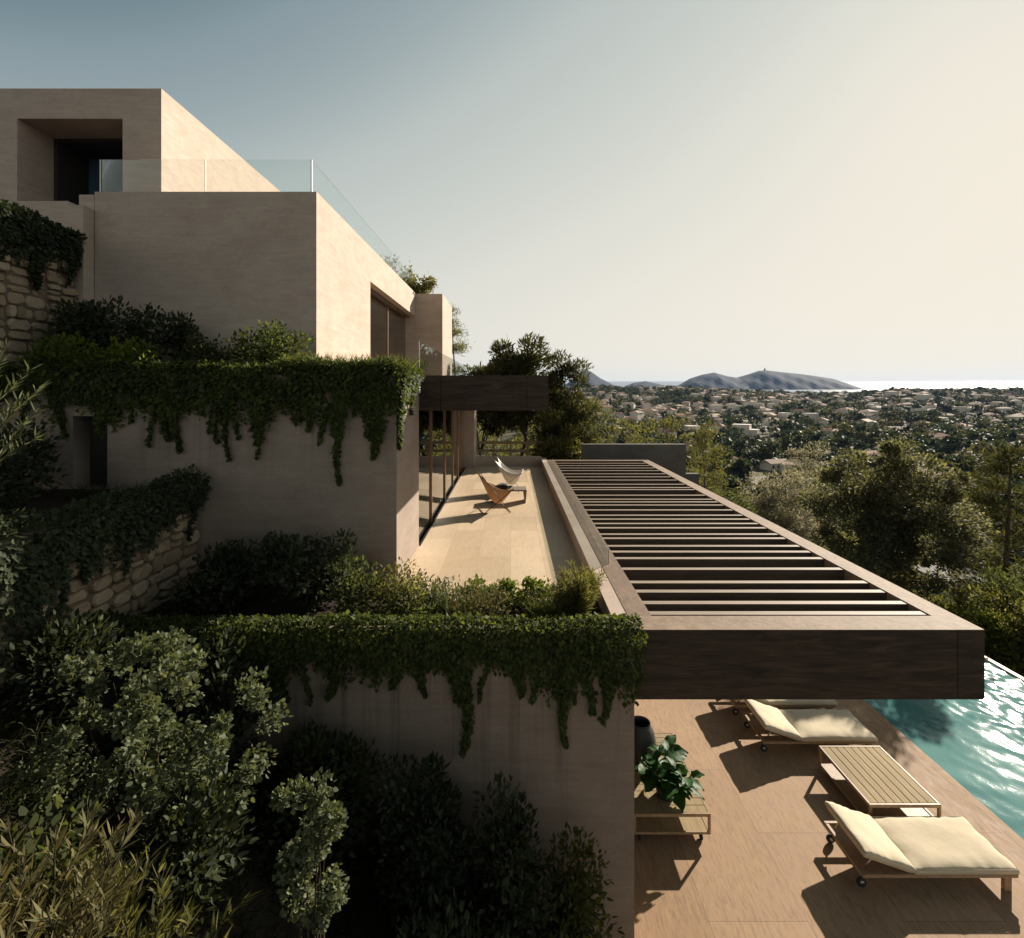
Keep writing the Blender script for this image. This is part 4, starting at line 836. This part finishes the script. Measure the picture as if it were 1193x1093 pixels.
T_(tree, 'leafy_tree', 585, 37, 470, 7, 'sunlit yellow green tree seen under the dark canopy, left one', m='pine_pale', leaf=.26, n=9000, K=50, cr=.9, seed=140, low=.1, wr=.35, trunk_r=.12)
T_(tree, 'leafy_tree', 628, 41, 474, 6, 'sunlit yellow green tree seen under the dark canopy, right one', m='pine_pale', leaf=.26, n=8000, K=45, cr=.9, seed=141, low=.1, wr=.35, trunk_r=.12)
T_(pine, 'pine_tree', 531, 30, 366, 2.6, 'slim light pine beside the fin wall', m='pine_pale', leaf=.3, per=26, seed=114, low=.3, shape=.5, wr=.1)
T_(tree, 'leafy_tree', 735, 42, 486, 6, 'yellow green tree behind the garden wall, left one', m='pine_pale', leaf=.28, n=7000, K=45, cr=.95, seed=115, low=.15, wr=.3, trunk_r=.12)
T_(tree, 'leafy_tree', 772, 46, 480, 6, 'yellow green tree behind the garden wall, right one', m='pine_pale', leaf=.28, n=7000, K=45, cr=.95, seed=116, low=.15, wr=.3, trunk_r=.12)
T_(tree, 'leafy_tree', 697, 60, 466, 5, 'small yellowish tree on a bare trunk beyond the garden wall', m='pine_pale', leaf=.3, n=3600, K=22, cr=1.1, seed=117, low=.5, wr=.3)
T_(pine, 'pine_tree', 820, 27, 498, 3.6, 'young pale pine at the right end of the garden wall', m='pine_pale', leaf=.26, per=22, seed=118, low=.12, shape=.7, wr=.1, trunk_r=.08)
T_(tree, 'leafy_tree', 852, 30, 560, 3.4, 'dark low tree by the far corner of the pergola', m='bush', leaf=.18, n=6000, K=40, cr=.6, seed=119, low=.1)
T_(tree, 'pale_tree', 905, 33, 542, 5.6, 'silvery pale tree left of the big dark tree', m='pale_tree', leaf=.16, n=26000, K=90, cr=.75, seed=120, low=.1, trunk_r=.12, bark='bark')
T_(tree, 'pale_tree', 945, 38, 515, 5.0, 'taller silvery tree with thin bare twigs left of the big dark tree', m='pale_tree', leaf=.15, n=16000, K=80, cr=.75, seed=121, low=.2, trunk_r=.12)
T_(tree, 'dark_tree', 1034, 18, 520, 4.9, 'big dark rounded tree above the right side of the pergola', m='dark_leaf', leaf=.13, n=56000, K=120, cr=.55, seed=122, low=.12, trunk_r=.2, wr=.5)
T_(tree, 'pale_tree', 1098, 26, 598, 3.4, 'pale leaved small tree at the right foot of the big dark tree', m='silver', leaf=.14, n=8000, K=45, cr=.55, seed=123, low=.1, trunk_r=.08)
T_(pine, 'pine_tree', 1176, 23, 528, 5.2, 'tall pine with a bare trunk at the right edge', m='pine', leaf=.30, per=26, seed=124, low=.42, whorls=9, shape=.35, wr=.15, trunk_r=.17, tuft=.15)
T_(pine, 'pine_tree', 1128, 34, 560, 5.0, 'loose pine between the big dark tree and the right edge pine', m='pine', leaf=.3, per=24, seed=125, low=.3, whorls=9, shape=.5, wr=.15, trunk_r=.12, tuft=.16)
kk = 130
for (px, Y, pt, w, lab, mm) in ((985, 22, 628, 2.2, 'yellow green bush under the big dark tree beside the pergola', 'olive'), (1040, 19.5, 655, 2.2, 'olive bush beside the dark shed', 'olive'), (1140, 18, 684, 2.4, 'dark bush spreading beside the dark shed', 'bush'),
                                (1150, 16.2, 690, 2.6, 'green bush behind the pool beside the pine trunk', 'olive'), (1188, 15.2, 668, 2.4, 'tall bush at the right edge under the pine', 'bush'), (1098, 16.0, 712, 1.9, 'low leafy bush between the pergola corner and the dark shed', 'bush'), (1185, 13.9, 716, 2.2, 'sunlit bush just beyond the pool edge at the right', 'olive'), (1215, 14.0, 690, 2.6, 'bush at the outer right edge beyond the pool', 'olive'), (1150, 14.4, 722, 1.8, 'low sunlit bush at the pool edge right of the pergola corner', 'lime')):
    b = G(px, Y); h = CAMZ - (pt - CY) * Y / F - b[2]; bush('bush', b, (w, w, h), lab, m=mm, n=int(7000), seed=kk, leaf=.13, wr=.4, cr=.42, K=40); kk += 1
# small dark shed
sx, sy = P(1107, 661, 21)[0], 21; sz_ = P(1107, 664, 21)[2] - .1; gs = float(gz(sx, sy)) - .3
t = empty('shed', (sx, sy, gs), 'small dark flat roofed shed with thin pale posts among the bushes', 'shed')
MB().box(-1.1, 1.15, -1.0, 1.2, sz_ - gs - .06, sz_ - gs).build('roof', 'concrete', t)
MB().box(-.9, .95, .2, 1.0, 0, sz_ - gs - .061).build('wall', 'dark_room', t)
for x in (-.78, -.52, -.33): MB().tube([(x, -.85, 0), (x, -.85, sz_ - gs - .061)], .016).build('post', 'steel', t)
# wooden fence behind the terrace
t = empty('wooden_fence', (-.3, 23.2, gz(0, 23.2)), 'pale wooden rail fence seen behind the terrace back wall', 'fence'); zf = 4.35 - float(gz(0, 23.2))
b = MB().box(-1.3, 1.9, -.03, .03, zf - .06, zf + .06).box(-1.3, 1.9, -.03, .03, zf - .42, zf - .30); b.build('rail', 'teak', t)
for k in range(5): MB().box(-1.28 + k * .76, -1.18 + k * .76, -.10, -.031, -.2, zf + .1).build('post', 'teak', t)

# ------------------------------------------------------------------ town across the valley
rng = np.random.default_rng(77)
def house_mesh(kind):
    w = MB(); r = MB(); wins = []
    def vol(x0, x1, y0, y1, h, roof):
        w.box(x0, x1, y0, y1, -2.5, h); e = .45
        if roof == 'hip':
            rx0, rx1, ry0, ry1 = x0 - e, x1 + e, y0 - e, y1 + e; hh = min(rx1 - rx0, ry1 - ry0) * .2; q = min(rx1 - rx0, ry1 - ry0) / 2
            if rx1 - rx0 >= ry1 - ry0: a, b = (rx0 + q, (ry0 + ry1) / 2, h + hh), (rx1 - q + .01, (ry0 + ry1) / 2, h + hh)
            else: a, b = ((rx0 + rx1) / 2, ry0 + q, h + hh), ((rx0 + rx1) / 2, ry1 - q + .01, h + hh)
            v = [(rx0, ry0, h + .02), (rx1, ry0, h + .02), (rx1, ry1, h + .02), (rx0, ry1, h + .02), a, b]
            r.add(v, [(0, 1, 5, 4), (1, 2, 5), (2, 3, 4, 5), (3, 0, 4), (3, 2, 1, 0)] if rx1 - rx0 >= ry1 - ry0 else [(0, 1, 4), (1, 2, 5, 4), (2, 3, 5), (3, 0, 4, 5), (3, 2, 1, 0)])
        elif roof == 'gable':
            hh = (y1 - y0) * .22; ym = (y0 + y1) / 2; v = [(x0 - e, y0 - e, h - .05), (x1 + e, y0 - e, h - .05), (x1 + e, ym, h + hh), (x0 - e, ym, h + hh), (x0 - e, y1 + e, h - .05), (x1 + e, y1 + e, h - .05)]
            r.add(v, [(0, 1, 2, 3), (3, 2, 5, 4), (0, 3, 4), (1, 5, 2)]); w.add([(x0, y0, h), (x0, y1, h), (x0, ym, h + hh - .1), (x1, y0, h), (x1, y1, h), (x1, ym, h + hh - .1)], [(0, 2, 1), (3, 4, 5)])
        else: r.box(x0 - .15, x1 + .15, y0 - .15, y1 + .15, h + .01, h + .35)
        n = max(2, int((x1 - x0) / 2.6))
        for k in range(n):
            xc = x0 + (x1 - x0) * (k + .5) / n
            for zc in ((1.0,) if h < 4 else (1.0, 3.9)): wins.append((xc - .55, xc + .55, y0 - .04, y0 + .05, zc, zc + 1.35))
    if kind == 0: vol(-6, 6, -4, 4, 3.4, 'hip'); vol(1.5, 7.5, -6.5, -1, 3.2, 'hip')
    if kind == 1: vol(-5, 5, -4, 4, 5.8, 'gable'); vol(5, 9, -3, 3, 3.0, 'flat')
    if kind == 2: vol(-7, 3, -4.5, 3.5, 3.2, 'flat'); vol(-3, 6, -2, 5, 6.0, 'flat')
    if kind == 3: vol(-7, 5, -3.5, 3.5, 3.3, 'gable'); vol(-2, 4, -6.5, -3.5, 2.9, 'gable')
    if kind == 4: vol(-5, 5, -5, 4, 6.0, 'hip'); vol(-9, -5, -3, 3, 3.2, 'hip'); vol(4, 8, -6, 0, 3.0, 'flat')
    return w, r, wins
KL = ['low white villa with a hipped terracotta roof among the valley trees', 'two storey white villa with a gabled tile roof among the valley trees', 'white flat roofed cubic villa among the valley trees', 'long low villa with pale tiled gables among the valley trees', 'big villa with a hipped tile roof and side wings among the valley trees']
protos = []
for kd in range(5):
    for wallm, roofm in (('white_wall', 'roof_tile' if kd in (0, 1, 4) else 'roof_pale'),):
        w, r, wins = house_mesh(kd); h = w.build('house', wallm); tag(h, KL[kd], 'house', 'houses across the valley'); r.build('roof', 'white_wall' if kd == 2 else roofm, h)
        for q in wins: MB().box(*q).build('window', 'pane_dark', h)
        protos.append(h)
spots = []
def cluster(x, y): return hnoise(np.array(x) + 900, np.array(y) * .8, 210)
tries = 0
while len(spots) < 290 and tries < 60000:
    tries += 1; Y = 130 + 850 * rng.random() ** .62; r = rng.uniform(.08, 1.04); X = r * Y
    if cluster(X, Y) < rng.normal(.05, .35): continue
    dens = 13 + 6 * rng.random()
    if np.min((RP[:, 0] - X) ** 2 + (RP[:, 1] - Y) ** 2) < 110: continue
    if any(abs(X - a) < dens * 1.15 and abs(Y - b) < dens * 1.5 for a, b in spots): continue
    spots.append((X, Y))
spots += [(P(1040, 548, 175)[0], 175), (P(1010, 540, 190)[0], 190), (P(1078, 520, 215)[0], 215), (P(905, 545, 190)[0], 190), (P(870, 530, 240)[0], 240), (P(1120, 545, 185)[0], 185)]
spots.sort(key=lambda s: s[1])
for i, (X, Y) in enumerate(spots):
    kd = int(rng.integers(0, 5)); kd = 3 if kd == 2 and Y < 260 else kd; src = protos[kd]
    if Y < 330: o_ = copy_tree(src)
    else:
        o_ = src.copy(); COL.objects.link(o_)
        for ch in src.children:
            if ch.name.startswith('roof'): c_ = ch.copy(); COL.objects.link(c_); c_.parent = o_
    s = rng.uniform(.65, 1.1) if Y > 260 else rng.uniform(.6, .8); o_.scale = (s, s, s); o_.location = (X, Y, float(gz(X, Y)) + .2); o_.rotation_euler = (0, 0, rng.choice([0, .35, -.4, .8, 1.57, 2.6, -1.1]) + rng.normal() * .15)
for h in protos:
    for ch in list(h.children): bpy.data.objects.remove(ch)
    bpy.data.objects.remove(h)

def far_crown(seed, kind, n):
    r = np.random.default_rng(seed)
    if kind == 'round': p, out = clumps(r, n, (2.6, 2.6, 1.9), 16, 1.35, .4); p[:, 2] += 3.2
    elif kind == 'umbrella': p, out = clumps(r, n, (3.0, 3.0, .8), 16, 1.2, .4); p[:, 2] += 5.2
    else: p, out = clumps(r, n, (.9, .9, 2.8), 14, .8, .6); p[:, 2] += 3.6; k = np.clip(1.3 - p[:, 2] / 7, .25, 1); p[:, :2] *= k[:, None]
    ax = unit(out + r.normal(size=p.shape) * .4); nr = out + np.array([0, 0, .6]) + r.normal(size=p.shape) * .3
    n = len(p); axis = unit(ax); nr = unit(nr - (nr * axis).sum(1, keepdims=True) * axis); side = np.cross(axis, nr); L = r.uniform(.7, 1.5, (n, 1)); w = L * .42; m_ = p + axis * L * .0
    return np.stack([p - axis * L * .5, m_ + side * w - nr * w * .25, p + axis * L * .5, m_ - side * w - nr * w * .25], 1)
more = []                                               # the many houses too far off to count
while len(more) < 330:
    Y = rng.uniform(420, 1010); X = rng.uniform(.08, 1.04) * Y
    if cluster(X, Y) < rng.normal(-.1, .4) or any(abs(X - a) < 13 and abs(Y - b) < 17 for a, b in spots + more): continue
    more.append((X, Y))
mb_ = {0: MB(), 1: MB()}; mr_ = MB()
for X, Y in more:
    z = float(gz(X, Y)); w, d, h = rng.uniform(4, 7.5), rng.uniform(3.5, 5.5), rng.choice([3.4, 3.6, 6.2]); a = rng.choice([0, .4, -.5, .9]); ca, sa = math.cos(a), math.sin(a); Rz = lambda x, y, q: (X + x * ca - y * sa, Y + x * sa + y * ca, z + q)
    v = [Rz(x, y, q) for q in (-2, h) for x, y in ((-w, -d), (w, -d), (w, d), (-w, d))]; mb_[int(rng.random() < .3)].add(v, [(4, 5, 6, 7), (0, 1, 5, 4), (1, 2, 6, 5), (2, 3, 7, 6), (3, 0, 4, 7)])
    e = .5; mr_.add([Rz(-w - e, -d - e, h + .02), Rz(w + e, -d - e, h + .02), Rz(w + e, d + e, h + .02), Rz(-w - e, d + e, h + .02), Rz(-w + d, 0, h + d * .38), Rz(w - d, 0, h + d * .38)], [(0, 1, 5, 4), (1, 2, 5), (2, 3, 4, 5), (3, 0, 4)])
fh = mb_[0].build('distant_houses', 'white_wall'); tag(fh, 'pale small houses scattered along the far side of the valley', 'houses', None, 'stuff')
mb_[1].build('walls', 'tan_wall', fh)['kind'] = 'stuff'; mr_.build('roofs', 'roof_pale', fh)['kind'] = 'stuff'
S = np.array(spots + more); tp = []; N = 0
for _ in range(22000):
    Y = 62 + 960 * rng.random() ** .58; r = rng.uniform(.03, 1.08); X = r * Y
    if np.min((S[:, 0] - X) ** 2 + ((S[:, 1] - Y) * .9) ** 2) < 62: continue
    inf = np.min((S[:, 0] - X) ** 2 + ((S[:, 1] - 11 - Y) * .6) ** 2)
    if inf < 110 and rng.random() < .88: continue
    if np.min((RP[:, 0] - X) ** 2 + (RP[:, 1] - Y) ** 2) < 42: continue
    if hnoise(np.array(X), np.array(Y), 90) < -.75: continue
    tp.append((X, Y))
    if len(tp) > 6600: break
tp.sort(key=lambda s: s[1])
vis = [(X, Y) for X, Y in tp]; NI = 290
kinds = [('round', 'far_a', 'round green tree among the valley houses'), ('round', 'far_b', 'dark round tree among the valley houses'), ('umbrella', 'far_b', 'flat topped pine among the valley houses'), ('round', 'far_c', 'dry olive coloured tree among the valley houses'), ('cone', 'far_b', 'narrow dark cypress among the valley houses')]
ptr = []
for i, (kd, mm, lab) in enumerate(kinds):
    q = far_crown(200 + i, kd, 620); r_ = empty('valley_tree', (0, 0, 0), lab, 'tree', 'trees in the near valley')
    link('crown', npmesh('crown', q, np.arange(len(q) * 4).reshape(-1, 4)), mm, r_); link('trunk', seg_mesh('trunk', [(np.array([0, 0, -.5]), np.array([0, 0, 5.0 if kd == 'umbrella' else 3.0]), .25, .14)], 6), 'bark', r_); ptr.append(r_)
pk = [.31, .22, .09, .31, .07]
for i, (X, Y) in enumerate(vis[:NI]):
    o_ = copy_tree(ptr[int(rng.choice(5, p=pk))]); s = rng.uniform(.75, 1.45); o_.scale = (s, s, s * rng.uniform(.85, 1.2)); o_.location = (X, Y, float(gz(X, Y))); o_.rotation_euler = (0, 0, rng.random() * 6.28)
for h in ptr:
    for ch in list(h.children): bpy.data.objects.remove(ch)
    bpy.data.objects.remove(h)
far = {0: [], 1: [], 2: [], 3: [], 4: []}; tmpl = {}
for i, (kd, mm, lab) in enumerate(kinds): tmpl[i] = [far_crown(300 + i * 7 + j, kd, 120) for j in range(3)]
for (X, Y) in vis[NI:]:
    i = int(rng.choice(5, p=[.32, .25, .10, .26, .07])); q = tmpl[i][int(rng.integers(0, 3))]; s = rng.uniform(.8, 1.6); a = rng.random() * 6.28; R = np.array([[math.cos(a), -math.sin(a), 0], [math.sin(a), math.cos(a), 0], [0, 0, rng.uniform(.85, 1.2)]])
    far[i].append((q @ R.T) * s + np.array([X, Y, float(gz(X, Y)) - .3]))
allq = []; mi = []
for i in range(5):
    if far[i]: q = np.concatenate(far[i]); allq.append(q); mi.append(np.full(len(q), {0: 0, 1: 1, 2: 1, 3: 2, 4: 1}[i], np.int32))
allq = np.concatenate(allq); mi = np.concatenate(mi)
me = npmesh('woodland', allq, np.arange(len(allq) * 4).reshape(-1, 4)); wob_ = link('woodland', me, ['far_a', 'far_b', 'far_c']); me.polygons.foreach_set('material_index', mi); me.update()
tag(wob_, 'distant woodland spread between the houses across the valley', 'woodland', None, 'stuff')

# ------------------------------------------------------------------ haze
m, nt, o = mat('haze_air'); pv = nd(nt, 'VolumePrincipled'); pv.inputs['Density'].default_value = .000028; pv.inputs['Color'].default_value = (.42, .62, 1.0, 1); pv.inputs['Anisotropy'].default_value = .2
lk(nt, pv.outputs[0], o.inputs['Volume']); M['haze'] = m
HAZE = True
if HAZE: tag(box('haze', 'haze', None, -2600, 14500, -60, 9300, -125, 235), 'thin pale air haze over the valley', 'haze', None, 'stuff')
